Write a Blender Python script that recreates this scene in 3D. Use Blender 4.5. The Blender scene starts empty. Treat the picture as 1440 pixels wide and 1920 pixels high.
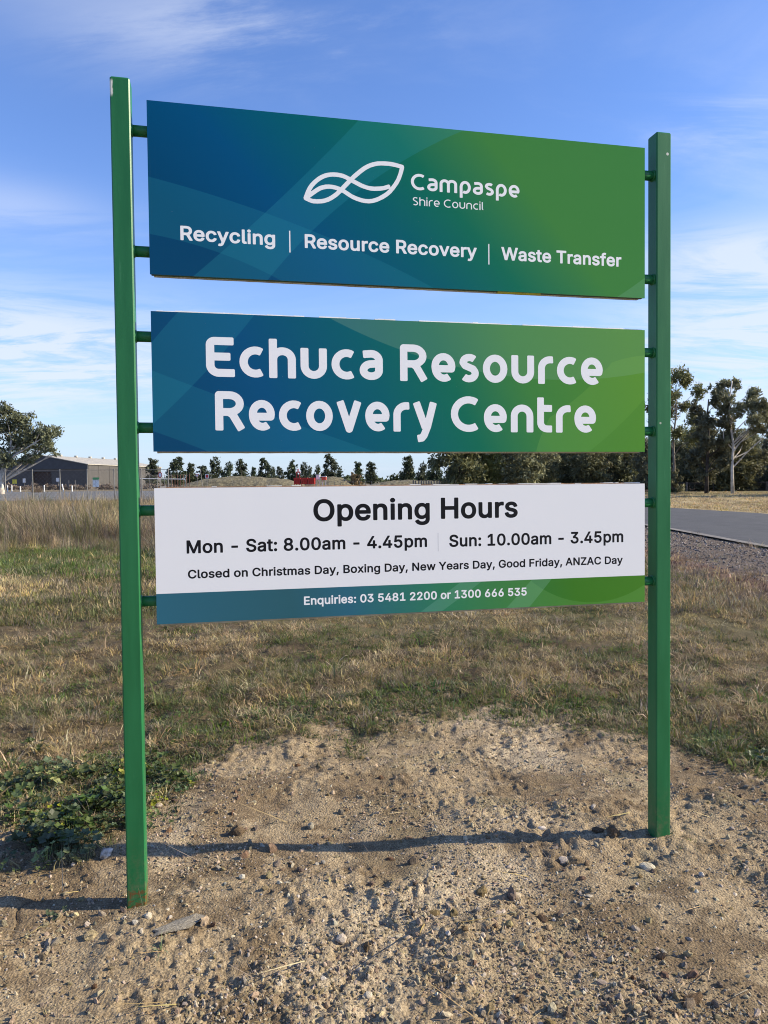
import bpy, math, random
import numpy as np
from mathutils import Vector, Matrix
R_ = math.radians
random.seed(7)
rng = np.random.default_rng(11)
S = bpy.context.scene
COL = S.collection
PI = math.pi

# ------------------------------------------------------------------ camera
CAMH = 1.7192
FPX = 1407.57                      # focal length in photo pixels (1440 x 1920)
PITCH, ROLL = -0.04329, -0.00769
cam = bpy.data.cameras.new('camera'); camo = bpy.data.objects.new('camera', cam); COL.objects.link(camo)
cam.sensor_fit = 'VERTICAL'; cam.sensor_height = 36.0; cam.lens = FPX / 1920 * 36
cam.clip_start = 0.05; cam.clip_end = 9000
cp, sp = math.cos(PITCH), math.sin(PITCH)
fw = Vector((0, cp, sp)); r0 = Vector((1, 0, 0)); u0 = r0.cross(fw)
cr, sr = math.cos(ROLL), math.sin(ROLL)
rt = cr * r0 + sr * u0; up = -sr * r0 + cr * u0
camo.matrix_world = Matrix.Translation((0, 0, CAMH)) @ Matrix((rt, up, -fw)).transposed().to_4x4()
S.camera = camo

def ray(px, py):
    return fw + rt * ((px - 720) / FPX) - up * ((py - 960) / FPX)
def gp(px, py, z=0.0):             # a photo pixel read off onto the ground plane
    d = ray(px, py); t = (z - CAMH) / d.z
    return Vector((d.x * t, d.y * t, z))
def at(px, py, Y):                 # ... or onto a given distance
    d = ray(px, py); t = Y / d.y
    return Vector((d.x * t, Y, CAMH + d.z * t))

# ------------------------------------------------------------------ light
SUN_EL, SUN_AZ = R_(29.0), R_(1.7)      # azimuth measured from +X towards +Y
sd = Vector((math.cos(SUN_EL) * math.cos(SUN_AZ), math.cos(SUN_EL) * math.sin(SUN_AZ), math.sin(SUN_EL)))
sl = bpy.data.lights.new('sun', 'SUN'); sl.energy = 5.0; sl.angle = R_(0.55); sl.color = (1.0, 0.88, 0.66)
so = bpy.data.objects.new('sun', sl); COL.objects.link(so)
so.rotation_euler = sd.to_track_quat('Z', 'Y').to_euler(); so.location = (20, 0, 20)

# ------------------------------------------------------------------ node helper
class NT:
    def __init__(s, nt): s.nt = nt; s.L = nt.links
    def n(s, t, **k):
        o = s.nt.nodes.new(t)
        for a, b in k.items(): setattr(o, a, b)
        return o
    def put(s, inp, v):
        if isinstance(v, bpy.types.NodeSocket): s.L.new(v, inp)
        elif v is not None:
            if inp.type == 'RGBA' and hasattr(v, '__len__') and len(v) == 3: v = (*v, 1)
            inp.default_value = v
    def m(s, op, a, b=None, c=None, clamp=False):
        o = s.n('ShaderNodeMath', operation=op, use_clamp=clamp)
        s.put(o.inputs[0], a)
        if b is not None: s.put(o.inputs[1], b)
        if c is not None: s.put(o.inputs[2], c)
        return o.outputs[0]
    def vm(s, op, a, b=None):
        o = s.n('ShaderNodeVectorMath', operation=op); s.put(o.inputs[0], a)
        if b is not None: s.put(o.inputs[1], b)
        return o.outputs['Value'] if op in ('DOT_PRODUCT', 'LENGTH', 'DISTANCE') else o.outputs[0]
    def mix(s, f, a, b, mode='MIX'):
        o = s.n('ShaderNodeMix', data_type='RGBA', blend_type=mode)
        s.put(o.inputs[0], f); s.put(o.inputs[6], a); s.put(o.inputs[7], b); return o.outputs[2]
    def noise(s, vec, scale, detail=4, rough=.55, dist=0):
        o = s.n('ShaderNodeTexNoise'); s.put(o.inputs['Vector'], vec); o.inputs['Scale'].default_value = scale
        o.inputs['Detail'].default_value = detail; o.inputs['Roughness'].default_value = rough; o.inputs['Distortion'].default_value = dist
        return o.outputs['Fac']
    def ramp(s, f, stops):
        o = s.n('ShaderNodeValToRGB'); s.put(o.inputs[0], f); e = o.color_ramp.elements
        while len(e) < len(stops): e.new(.5)
        for q, (p, c) in zip(e, stops): q.position = p; q.color = (*c, 1) if len(c) == 3 else c
        return o.outputs[0]
    def ss(s, v, a, b):
        o = s.n('ShaderNodeMapRange', interpolation_type='SMOOTHSTEP'); s.put(o.inputs[0], v)
        o.inputs[1].default_value = a; o.inputs[2].default_value = b; return o.outputs[0]
    def mapping(s, vec, sc=(1, 1, 1), rot=(0, 0, 0), loc=(0, 0, 0)):
        o = s.n('ShaderNodeMapping'); s.put(o.inputs[0], vec); o.inputs['Scale'].default_value = sc
        o.inputs['Rotation'].default_value = rot; o.inputs['Location'].default_value = loc; return o.outputs[0]
    def bump(s, h, strength, dist):
        o = s.n('ShaderNodeBump'); o.inputs['Strength'].default_value = strength; o.inputs['Distance'].default_value = dist
        s.put(o.inputs['Height'], h); return o.outputs[0]

# ------------------------------------------------------------------ sky
W = bpy.data.worlds.new('World'); S.world = W; W.use_nodes = True
w = NT(W.node_tree); W.node_tree.nodes.clear()
sky = w.n('ShaderNodeTexSky', sky_type='NISHITA'); sky.sun_disc = False
sky.sun_elevation = SUN_EL; sky.sun_rotation = R_(90) - SUN_AZ
sky.air_density = 1.0; sky.dust_density = 0.4; sky.ozone_density = 1.5
D = w.n('ShaderNodeTexCoord').outputs['Generated']
sx = w.n('ShaderNodeSeparateXYZ'); w.L.new(D, sx.inputs[0]); dx, dy, dz = sx.outputs
zc = w.m('ADD', w.m('MAXIMUM', dz, 0.0), 0.09)
cb = w.n('ShaderNodeCombineXYZ'); w.L.new(w.m('DIVIDE', dx, zc), cb.inputs[0]); w.L.new(w.m('DIVIDE', dy, zc), cb.inputs[1])
P = cb.outputs[0]
warp = w.mapping(P, (0.55, 1.25, 1), (0, 0, R_(28)))
c1 = w.noise(warp, .8, 9, .60, .9)
c2 = w.noise(w.mapping(P, (.35, .35, 1), loc=(3.1, 1.7, 0)), 1.0, 3, .5)
cir = w.m('MULTIPLY', w.ss(c1, .44, .80), w.ss(c2, .36, .62))
def spot(az, el, sa, se, amp):     # a soft patch of cloud round one bearing (degrees)
    azn = w.m('MULTIPLY', w.m('ARCTAN2', dx, dy), 57.3); eln = w.m('MULTIPLY', w.m('ARCSINE', dz), 57.3)
    a = w.m('DIVIDE', w.m('SUBTRACT', azn, az), sa); e = w.m('DIVIDE', w.m('SUBTRACT', eln, el), se)
    q = w.m('ADD', w.m('MULTIPLY', a, a), w.m('MULTIPLY', e, e))
    return w.m('MULTIPLY', w.m('POWER', 2.718, w.m('MULTIPLY', q, -1.0)), amp)
def addn(l):
    r = l[0]
    for q in l[1:]: r = w.m('ADD', r, q)
    return r
bank = addn([spot(-26, 8.5, 13, 3.6, 1.3), spot(27, 9, 10, 5, 1.0), spot(-12, 30, 14, 3.2, .42), spot(25, 15, 6, 1.8, .6), spot(-26, 18, 6, 1.6, .35), spot(26, 23, 6, 2.5, .5), spot(60, 12, 25, 6, .8), spot(-75, 14, 25, 7, .8), spot(150, 15, 40, 8, .7)])
fine = w.noise(w.mapping(P, (.45, .9, 1), (0, 0, R_(24)), (5, 2, 0)), 1.9, 11, .66, .7)
cl = w.m('MULTIPLY', bank, w.ss(fine, .39, .58))
cloud = w.m('MINIMUM', w.m('ADD', w.m('MULTIPLY', cir, .5), cl), .85)
haze = w.m('POWER', w.m('SUBTRACT', 1.0, w.m('MINIMUM', w.m('MAXIMUM', dz, 0.0), 1.0)), 7.0)
SKYT = (0.95, 1.22, 1.80)
base = w.mix(1.0, sky.outputs[0], SKYT, 'MULTIPLY')
base = w.mix(w.m('MULTIPLY', haze, .88), base, (4.9, 5.9, 7.2))
col = w.mix(w.m('MULTIPLY', cloud, .9), base, (6.3, 6.8, 7.9))
bg = w.n('ShaderNodeBackground'); w.L.new(col, bg.inputs[0]); bg.inputs[1].default_value = 0.080
ow = w.n('ShaderNodeOutputWorld'); w.L.new(bg.outputs[0], ow.inputs[0])

S.view_settings.view_transform = 'Standard'; S.view_settings.look = 'None'
S.view_settings.exposure = 0.74; S.view_settings.gamma = 1.0; S.view_settings.use_curve_mapping = False
S.render.engine = 'CYCLES'
S.cycles.filter_width = 1.05; S.cycles.max_bounces = 6; S.cycles.transparent_max_bounces = 8; S.cycles.diffuse_bounces = 3

# ------------------------------------------------------------------ mesh helpers
class MB:
    def __init__(s): s.v = []; s.f = []; s.mi = []
    def add(s, vs, fs, mi=0):
        b = len(s.v); s.v += [tuple(q) for q in vs]; s.f += [tuple(b + i for i in f) for f in fs]; s.mi += [mi] * len(fs); return s
    def box(s, x0, x1, y0, y1, z0, z1, mi=0, M=None):
        vs = [Vector(q) for q in ((x0, y0, z0), (x1, y0, z0), (x1, y1, z0), (x0, y1, z0), (x0, y0, z1), (x1, y0, z1), (x1, y1, z1), (x0, y1, z1))]
        if M: vs = [M @ q for q in vs]
        return s.add(vs, [(0, 3, 2, 1), (4, 5, 6, 7), (0, 1, 5, 4), (1, 2, 6, 5), (2, 3, 7, 6), (3, 0, 4, 7)], mi)
    def bbox(s, x0, x1, y0, y1, z0, z1, b, mi=0):      # bevelled upright edges
        def ring(z, i): return [(x0 + b + i, y0 + i, z), (x1 - b - i, y0 + i, z), (x1 - i, y0 + b + i, z), (x1 - i, y1 - b - i, z), (x1 - b - i, y1 - i, z), (x0 + b + i, y1 - i, z), (x0 + i, y1 - b - i, z), (x0 + i, y0 + b + i, z)]
        vs = ring(z0, 0) + ring(z1 - b, 0) + ring(z1, b * .6)
        fs = [(k, (k + 1) % 8, 8 + (k + 1) % 8, 8 + k) for k in range(8)] + [(8 + k, 8 + (k + 1) % 8, 16 + (k + 1) % 8, 16 + k) for k in range(8)]
        return s.add(vs, fs + [tuple(range(7, -1, -1)), tuple(range(16, 24))], mi)
    def tube(s, pts, rads, n=8, cap=True, mi=0):
        pts = [Vector(p) for p in pts]
        if not hasattr(rads, '__len__'): rads = [rads] * len(pts)
        vs = []; prev = None
        for i, p in enumerate(pts):
            t = (pts[min(i + 1, len(pts) - 1)] - pts[max(i - 1, 0)]).normalized()
            a = prev if prev is not None else (Vector((0, 0, 1)) if abs(t.z) < .9 else Vector((1, 0, 0)))
            x = (a - t * a.dot(t)).normalized(); y = t.cross(x); prev = x
            vs += [p + (x * math.cos(2 * PI * k / n) + y * math.sin(2 * PI * k / n)) * rads[i] for k in range(n)]
        fs = []
        for i in range(len(pts) - 1):
            for k in range(n):
                fs.append((i * n + k, i * n + (k + 1) % n, (i + 1) * n + (k + 1) % n, (i + 1) * n + k))
        if cap: fs += [tuple(range(n - 1, -1, -1)), tuple((len(pts) - 1) * n + k for k in range(n))]
        return s.add(vs, fs, mi)
    def mesh(s, name, mats, smooth=False):
        me = bpy.data.meshes.new(name); me.from_pydata(s.v, [], s.f)
        for m_ in (mats if isinstance(mats, (list, tuple)) else [mats]): me.materials.append(m_)
        if any(s.mi): me.polygons.foreach_set('material_index', s.mi)
        if smooth: me.polygons.foreach_set('use_smooth', [True] * len(s.f))
        me.update(); return me
    def build(s, name, mats, parent=None, smooth=False):
        return link(name, s.mesh(name, mats, smooth), parent)
def link(name, me, parent=None):
    o = bpy.data.objects.new(name, me); COL.objects.link(o)
    if parent: o.parent = parent
    return o
def npmesh(name, v, f, mat=None, smooth=False):
    me = bpy.data.meshes.new(name); k = f.shape[1]
    me.vertices.add(len(v)); me.vertices.foreach_set('co', np.ascontiguousarray(v, dtype=np.float32).ravel())
    me.loops.add(f.size); me.loops.foreach_set('vertex_index', np.ascontiguousarray(f, dtype=np.int32).ravel())
    me.polygons.add(len(f)); me.polygons.foreach_set('loop_start', np.arange(0, f.size, k, dtype=np.int32))
    me.polygons.foreach_set('loop_total', np.full(len(f), k, dtype=np.int32))
    if smooth: me.polygons.foreach_set('use_smooth', np.ones(len(f), dtype=bool))
    if mat: me.materials.append(mat)
    me.update(calc_edges=True); return me
def thing(name, label, cat, loc=(0, 0, 0), rz=0, group=None):
    o = bpy.data.objects.new(name, None); COL.objects.link(o); o.location = loc; o.rotation_euler = (0, 0, rz); o.empty_display_size = .1
    return tag(o, label, cat, group)
def tag(o, label, cat, group=None, kind=None):
    if label: o['label'] = label
    if cat: o['category'] = cat
    if group: o['group'] = group
    if kind: o['kind'] = kind
    return o
def dup(root, loc, rz, label=None, scale=None):
    r = root.copy(); COL.objects.link(r); r.location = loc; r.rotation_euler = (0, 0, rz)
    if scale is not None: r.scale = scale
    if label: r['label'] = label
    for ch in list(root.children):
        c = ch.copy(); COL.objects.link(c); c.parent = r
        for g in ch.children:
            d = g.copy(); COL.objects.link(d); d.parent = c
    return r

# ------------------------------------------------------------------ materials
def mat(name, color, rough=.8, var=0.0, vscale=8, bump=0, bscale=60, metal=0, spec=.5, obrand=0, trans=0, bdist=.01):
    m_ = bpy.data.materials.new(name); m_.use_nodes = True; t = NT(m_.node_tree); b = t.nt.nodes['Principled BSDF']
    co = t.n('ShaderNodeTexCoord').outputs['Object']; c = (*color, 1)
    if var:
        f = t.noise(co, vscale, 5, .6)
        c = t.mix(t.ss(f, .3, .7), tuple(q * (1 - var) for q in color), tuple(min(1, q * (1 + var)) for q in color))
    if obrand:
        hs = t.n('ShaderNodeHueSaturation'); oi = t.n('ShaderNodeObjectInfo').outputs['Random']
        t.put(hs.inputs['Color'], c); t.L.new(t.m('ADD', t.m('MULTIPLY', oi, 2 * obrand), 1 - obrand), hs.inputs['Value'])
        t.L.new(t.m('ADD', t.m('MULTIPLY', t.m('FRACT', t.m('MULTIPLY', oi, 7.31)), .05), .475), hs.inputs['Hue'])
        t.L.new(t.m('ADD', t.m('MULTIPLY', t.m('FRACT', t.m('MULTIPLY', oi, 13.7)), .5), .7), hs.inputs['Saturation'])
        c = hs.outputs[0]
    t.put(b.inputs['Base Color'], c); b.inputs['Roughness'].default_value = rough; b.inputs['Metallic'].default_value = metal
    b.inputs['Specular IOR Level'].default_value = spec
    if bump: t.L.new(t.bump(t.noise(co, bscale, 6, .65), bump, bdist), b.inputs['Normal'])
    if trans:
        tr = t.n('ShaderNodeBsdfTranslucent'); t.put(tr.inputs[0], c); mx = t.n('ShaderNodeMixShader'); mx.inputs[0].default_value = trans
        t.L.new(b.outputs[0], mx.inputs[1]); t.L.new(tr.outputs[0], mx.inputs[2]); t.L.new(mx.outputs[0], t.nt.nodes['Material Output'].inputs[0])
    return m_

# ------------------------------------------------------------------ noise in numpy
def _h(ix, iy, s):
    n = (ix.astype(np.int64) * 374761393 + iy.astype(np.int64) * 668265263 + s * 974711) & 0xffffffff
    n = ((n ^ (n >> 13)) * 1274126177) & 0xffffffff
    return ((n ^ (n >> 16)) & 0xffff) / 65535.0
def vnoise(x, y, s=0):
    ix = np.floor(x); iy = np.floor(y); fx = x - ix; fy = y - iy; ix = ix.astype(np.int64); iy = iy.astype(np.int64)
    ux = fx * fx * (3 - 2 * fx); uy = fy * fy * (3 - 2 * fy)
    a = _h(ix, iy, s); b = _h(ix + 1, iy, s); c = _h(ix, iy + 1, s); d = _h(ix + 1, iy + 1, s)
    return (a * (1 - ux) + b * ux) * (1 - uy) + (c * (1 - ux) + d * ux) * uy
def fbm(x, y, sc, o=4, s=0, g=.55):
    t = 0; a = 1; n = 0
    for k in range(o):
        t = t + a * vnoise(x / sc * 2 ** k + 17.3 * k, y / sc * 2 ** k - 9.1 * k, s + k); n += a; a *= g
    return t / n
def sstep(v, a, b):
    t = np.clip((v - a) / (b - a), 0, 1); return t * t * (3 - 2 * t)

# ------------------------------------------------------------------ ground: one sheet, real relief close to the viewer
BX = np.array([-9, -3.2, -1.81, -1.33, -1.23, -1.04, -.77, -.26, .5, 1.05, 1.56, 1.8, 1.95, 2.2, 3.2, 5.0, 9])
BY = np.array([3.1, 3.3, 3.53, 3.8, 4.13, 4.57, 4.95, 5.15, 5.42, 5.27, 5.1, 4.77, 4.5, 4.33, 4.2, 4.3, 4.5])
def lawn(x, y):                      # 0 bare dirt .. 1 grass
    e = (fbm(x, y, .50, 4, 31) - .5) * .95 + (fbm(x, y, .10, 3, 35) - .5) * .55
    return sstep(y + e * 1.25 - np.interp(x, BX, BY), -.26, .34)
RNEAR = np.array([[9.0, -60], [9.1, 0], [9.15, 18], [9.3, 24], [9.0, 35], [7.0, 60], [0, 112], [-14, 190]])
RFAR = np.array([[19.6, -60], [19.4, 0], [19.0, 20], [17.7, 34.5], [16, 42], [13, 60], [6, 112], [-7, 190]])
def rnear(y): return np.interp(y, RNEAR[:, 1], RNEAR[:, 0])
def rfar(y): return np.interp(y, RFAR[:, 1], RFAR[:, 0])
def height(x, y):
    r = np.hypot(x, y); near = 1 - sstep(r, 7, 14); L = lawn(x, y)
    L = lawn(x, y); h = (fbm(x, y, 1.6, 3, 1) - .5) * .05 * (1 - sstep(r, 60, 90))
    c = fbm(x, y, .30, 3, 5); d = fbm(x, y, .085, 3, 9, .62); rough = sstep(fbm(x, y, .6, 3, 14), .44, .60)
    clod = np.abs(d - .5) * 2
    fine = vnoise(x / .022, y / .022, 21) * vnoise(x / .034 + 5, y / .034, 22)
    h = h + near * L * (fbm(x, y, .30, 3, 161) - .5) * .10
    h = h + near * ((c - .5) * .06 + rough * (.5 - clod) * .030 + (.16 + .84 * rough) * (fine * .016 + vnoise(x / .013, y / .016, 27) * .006))
    crack = np.abs(fbm(x, y, .42, 3, 41, .5) - .5)
    h = h - near * (1 - L) * .012 * (1 - sstep(crack, 0, .012)) * sstep(vnoise(x / .8, y / .8, 44), .45, .6)
    h = h - .035 * sstep(x, 5.3, 6.6) * (1 - sstep(x, 14, 20)) * (1 - sstep(r, 60, 90)) * 0.0
    for q in ((-.65, 2.94), (1.66, 3.55)):            # hold the soil level against the two posts
        k = np.exp(-((x - q[0]) ** 2 + (y - q[1]) ** 2) / .02); h = h * (1 - k)
    on_road = sstep(x, rnear(y) - .35, rnear(y) - .1) * (1 - sstep(x, rfar(y) + .1, rfar(y) + .4))
    h = h * (1 - on_road) - .02 * on_road
    yard = sstep(y, 68, 71) * (1 - sstep(y, 132, 136)) * (1 - sstep(x, -14, -12))
    return h * (1 - yard) - .03 * yard
def blend(c, k, new):
    k = np.asarray(k)[:, None]; return c * (1 - k) + np.asarray(new)[None, :] * k
def gcolor(x, y):
    n = len(x); c = np.tile(np.array([.330, .262, .172]), (n, 1))
    c = blend(c, .9 * sstep(fbm(x, y, .38, 5, 51, .65), .49, .57), (.190, .143, .090))
    c = blend(c, .8 * sstep(fbm(x, y, .9, 4, 55), .52, .68), (.46, .385, .275))
    c = blend(c, .25 * sstep(fbm(x, y, .35, 3, 58), .6, .7) * sstep(x, -.3, .4), (.2, .2, .12))
    c = blend(c, lawn(x, y), (.115, .090, .055))
    far = sstep(y, 12, 45)
    gm = fbm(x, y, 3.0, 4, 61)
    c = blend(c, far * sstep(y, 7, 9), (.19, .150, .088))
    c = blend(c, .5 * sstep(gm, .45, .6) * sstep(y, 6, 9), (.14, .135, .065))
    # verge, mulch, shoulder along the road
    w1 = (fbm(x, y, .8, 4, 71) - .5) * .9; rn = rnear(y)
    c = blend(c, sstep(x + w1, 5.2, 5.7) * (y < 140) * (y > 6), (.15, .10, .072))
    c = blend(c, sstep(x + w1 * .7, 6.2, 6.9) * (x < rn + 1) * (y < 140), (.145, .117, .098))
    beyond = sstep(x, rfar(y) - .2, rfar(y) + .2) * (y > 0)
    c = blend(c, beyond, (.40, .33, .20))
    c = blend(c, beyond * sstep(y + w1 * 4, 66, 74), (.19, .165, .085))
    c = blend(c, beyond * sstep(y, 90, 93), (.085, .060, .048))
    # left: grass belt and gravel yard
    left = 1 - sstep(x, -4, 1)
    c = blend(c, left * sstep(y, 13, 14.5) * (1 - sstep(y, 18, 20)), (.10, .14, .035))
    c = blend(c, (1 - sstep(x, -14, -12)) * sstep(y, 68, 71) * (1 - sstep(y, 132, 136)), (.19, .185, .18))
    c = blend(c, sstep(y, 134, 150) * (1 - sstep(x, 14, 22)), (.21, .175, .12))
    return c
def polar_ground():
    a1 = np.linspace(-R_(42), R_(42), 620); a2 = np.linspace(R_(42), R_(318), 90)[1:-1]
    ang = np.concatenate([a1, a2]); na = len(ang)
    r = [1.2]
    while r[-1] < 3600:
        q = r[-1]; g = .05 if q < 2.0 else (.0042 if q < 6.5 else (.008 if q < 12 else .03)); r.append(q * (1 + g))
    r = np.array(r); nr = len(r)
    Rr, A = np.meshgrid(r, ang, indexing='ij'); x = (Rr * np.sin(A)).ravel(); y = (Rr * np.cos(A)).ravel()
    z = height(x, y)
    i = np.arange(nr - 1)[:, None] * na; j = np.arange(na)[None, :]; j2 = (j + 1) % na
    f = np.stack([i + j, i + j2, i + na + j2, i + na + j], -1).reshape(-1, 4)
    f = f[:, ::-1]
    v = np.stack([x, y, z], 1)
    me = npmesh('ground', v, f, None, True)
    # centre cap
    col = np.concatenate([gcolor(x, y), np.ones((len(x), 1))], 1).astype(np.float32)
    a = me.color_attributes.new('soil', 'FLOAT_COLOR', 'POINT'); a.data.foreach_set('color', col.ravel())
    return me
gm_ = bpy.data.materials.new('ground_soil'); gm_.use_nodes = True; t = NT(gm_.node_tree); b = t.nt.nodes['Principled BSDF']
co = t.n('ShaderNodeTexCoord').outputs['Object']; at_ = t.n('ShaderNodeAttribute', attribute_name='soil').outputs['Color']
n1 = t.noise(co, 130, 5, .7); n2 = t.noise(co, 22, 5, .65); n3 = t.noise(co, 2.2, 4, .6)
c = t.mix(t.ss(n1, .34, .66), t.mix(1, at_, (.62, .60, .57), 'MULTIPLY'), t.mix(1, at_, (1.30, 1.28, 1.24), 'MULTIPLY'))
c = t.mix(t.ss(n2, .36, .64), t.mix(1, c, (.80, .78, .76), 'MULTIPLY'), t.mix(1, c, (1.12, 1.12, 1.1), 'MULTIPLY'))
c = t.mix(t.ss(n3, .3, .7), t.mix(1, c, (.9, .88, .86), 'MULTIPLY'), c)
vo = t.n('ShaderNodeTexVoronoi'); t.L.new(co, vo.inputs['Vector']); vo.inputs['Scale'].default_value = 95
t.put(b.inputs['Base Color'], c); b.inputs['Roughness'].default_value = .95; b.inputs['Specular IOR Level'].default_value = .15
hh = t.m('ADD', t.m('MULTIPLY', n1, .6), t.m('ADD', n2, t.m('MULTIPLY', vo.outputs['Distance'], -.5)))
t.L.new(t.bump(hh, .9, .012), b.inputs['Normal'])
gme = polar_ground(); gme.materials.append(gm_)
ground = link('ground', gme); ground['kind'] = 'structure'
hp = MB(); hp.tube([(0, 0, -.06), (0, 0, -.03)], [1.35, 1.35], 32); g2 = hp.build('ground_underfoot', mat('soil_plain', (.33, .25, .165), .95, .3, 6, .6, 60)); g2['kind'] = 'structure'

# ------------------------------------------------------------------ roads
def strip(name, A, B, ys, z, m_, nx=6):
    v = []; f = []
    for i, y in enumerate(ys):
        xa = np.interp(y, A[:, 1], A[:, 0]); xb = np.interp(y, B[:, 1], B[:, 0])
        for k in range(nx + 1):
            q = k / nx; v.append((xa + (xb - xa) * q, y, z + .05 * (1 - (2 * q - 1) ** 2) * (nx > 2)))
    n = nx + 1
    for i in range(len(ys) - 1):
        for k in range(nx): f.append((i * n + k, i * n + k + 1, (i + 1) * n + k + 1, (i + 1) * n + k))
    o = link(name, npmesh(name, np.array(v), np.array(f), m_, True)); o['kind'] = 'structure'; return o
asphalt = mat('asphalt', (.046, .046, .048), .85, .25, 1.3, .7, 70, bdist=.006)
t = NT(asphalt.node_tree); bb = t.nt.nodes['Principled BSDF']; co = t.n('ShaderNodeTexCoord').outputs['Object']
sp_ = t.noise(co, 55, 3, .7); bc = bb.inputs['Base Color'].links[0].from_socket
tracks = t.noise(t.mapping(co, (1.1, .02, 1)), 1.0, 2, .5)
c = t.mix(t.ss(sp_, .52, .66), bc, (.10, .098, .095)); c = t.mix(t.m('MULTIPLY', t.ss(tracks, .4, .65), .3), c, (.075, .074, .072)); t.put(bb.inputs['Base Color'], c)
ys = list(np.arange(-60, 190, 4.0))
strip('road', RNEAR, RFAR, ys, .015, asphalt)
worn = mat('worn_edge', (.17, .155, .14), .9, .4, 5, .5, 60)
E1 = RNEAR.copy(); E1[:, 0] += -.02; E2 = RNEAR.copy(); E2[:, 0] += .26
o = strip('road_edge_line', E1, E2, ys, .036, worn, 2)
yard_m = mat('yard_gravel', (.125, .123, .12), .9, .3, .5, .3, 20)
YA = np.array([[-150, 70], [-150, 134]]); YB = np.array([[-13, 70], [-13, 134]])
strip('yard_road', YA, YB, [70, 90, 110, 134], .01, yard_m, 2)

# ------------------------------------------------------------------ instanced ground cover (geometry nodes, nothing countable)
def scatter(name, protos, pts, rot, scl, label, cat, idx=None):
    """one object: points that carry one of several small meshes each"""
    c = bpy.data.collections.new(name + '_shapes')
    for i, me in enumerate(protos):
        o = bpy.data.objects.new(name + '_shape', me); c.objects.link(o)
    me = bpy.data.meshes.new(name); me.vertices.add(len(pts)); me.vertices.foreach_set('co', np.asarray(pts, dtype=np.float32).ravel())
    a = me.attributes.new('rot', 'FLOAT_VECTOR', 'POINT'); a.data.foreach_set('vector', np.asarray(rot, dtype=np.float32).ravel())
    a = me.attributes.new('scl', 'FLOAT_VECTOR', 'POINT'); a.data.foreach_set('vector', np.asarray(scl, dtype=np.float32).ravel())
    if idx is None: idx = rng.integers(0, len(protos), len(pts))
    a = me.attributes.new('idx', 'INT', 'POINT'); a.data.foreach_set('value', np.asarray(idx, dtype=np.int32))
    o = link(name, me)
    ng = bpy.data.node_groups.new(name, 'GeometryNodeTree')
    ng.interface.new_socket('Geometry', in_out='INPUT', socket_type='NodeSocketGeometry'); ng.interface.new_socket('Geometry', in_out='OUTPUT', socket_type='NodeSocketGeometry')
    N = ng.nodes; L = ng.links
    gi = N.new('NodeGroupInput'); go = N.new('NodeGroupOutput'); m2p = N.new('GeometryNodeMeshToPoints'); iop = N.new('GeometryNodeInstanceOnPoints')
    ci = N.new('GeometryNodeCollectionInfo'); ci.inputs['Collection'].default_value = c; ci.inputs['Separate Children'].default_value = True; ci.inputs['Reset Children'].default_value = True
    def attr(n):
        q = N.new('GeometryNodeInputNamedAttribute'); q.data_type = 'INT' if n == 'idx' else 'FLOAT_VECTOR'; q.inputs['Name'].default_value = n; return [s for s in q.outputs if s.enabled and s.name == 'Attribute'][0]
    L.new(gi.outputs[0], m2p.inputs[0]); L.new(m2p.outputs[0], iop.inputs['Points']); L.new(ci.outputs[0], iop.inputs['Instance']); iop.inputs['Pick Instance'].default_value = True
    e = N.new('FunctionNodeEulerToRotation'); L.new(attr('rot'), e.inputs[0]); L.new(e.outputs[0], iop.inputs['Rotation']); L.new(attr('scl'), iop.inputs['Scale']); L.new(attr('idx'), iop.inputs['Instance Index'])
    L.new(iop.outputs[0], go.inputs[0])
    md = o.modifiers.new('scatter', 'NODES'); md.node_group = ng
    return tag(o, label, cat, kind='stuff')
def blades(nb, rad, h, hv, wd, lean, curl=.6, seg=3, seed=0, flat=0):
    r = np.random.default_rng(seed); v = []; f = []
    for k in range(nb):
        a = r.uniform(0, 2 * PI); d = rad * math.sqrt(r.uniform()); bx, by = d * math.cos(a), d * math.sin(a)
        az = a + r.normal(0, .9); hh = h * max(.25, r.normal(1, hv)); ln = abs(r.normal(lean, .3)); ww = wd * r.uniform(.6, 1.3)
        px, py, pz = bx, by, -.01; th = ln * .4; pa = az + PI / 2 + r.uniform(-1, 1); b0 = len(v)
        for s_ in range(seg + 1):
            q = s_ / seg; hw = ww * (1 - q) ** .7 * .5 if s_ < seg else 0
            if s_ < seg: v += [(px - math.cos(pa) * hw, py - math.sin(pa) * hw, pz), (px + math.cos(pa) * hw, py + math.sin(pa) * hw, pz)]
            else: v.append((px, py, pz))
            st = hh / seg; px += math.sin(th) * math.cos(az) * st; py += math.sin(th) * math.sin(az) * st; pz += max(-.2, math.cos(th)) * st
            th += ln * curl
        for s_ in range(seg - 1): i = b0 + 2 * s_; f.append((i, i + 1, i + 3, i + 2))
        i = b0 + 2 * (seg - 1); f.append((i, i + 1, i + 2))
    return v, f
def pm(name, vf, m_):
    me = bpy.data.meshes.new(name); me.from_pydata(vf[0], [], vf[1]); me.materials.append(m_); me.update(); return me
g_straw = mat('grass_straw', (.50, .385, .20), .7, .2, 30, obrand=.35, trans=.3, spec=.2)
g_dry = mat('grass_dry', (.275, .215, .115), .7, .2, 30, obrand=.4, trans=.3, spec=.2)
g_olive = mat('grass_olive', (.135, .148, .052), .7, .2, 30, obrand=.4, trans=.35, spec=.2)
g_green = mat('grass_green', (.10, .15, .035), .7, .2, 30, obrand=.35, trans=.35, spec=.2)
g_grey = mat('grass_grey', (.22, .18, .135), .8, .2, 30, obrand=.3, trans=.2, spec=.2)
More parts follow.
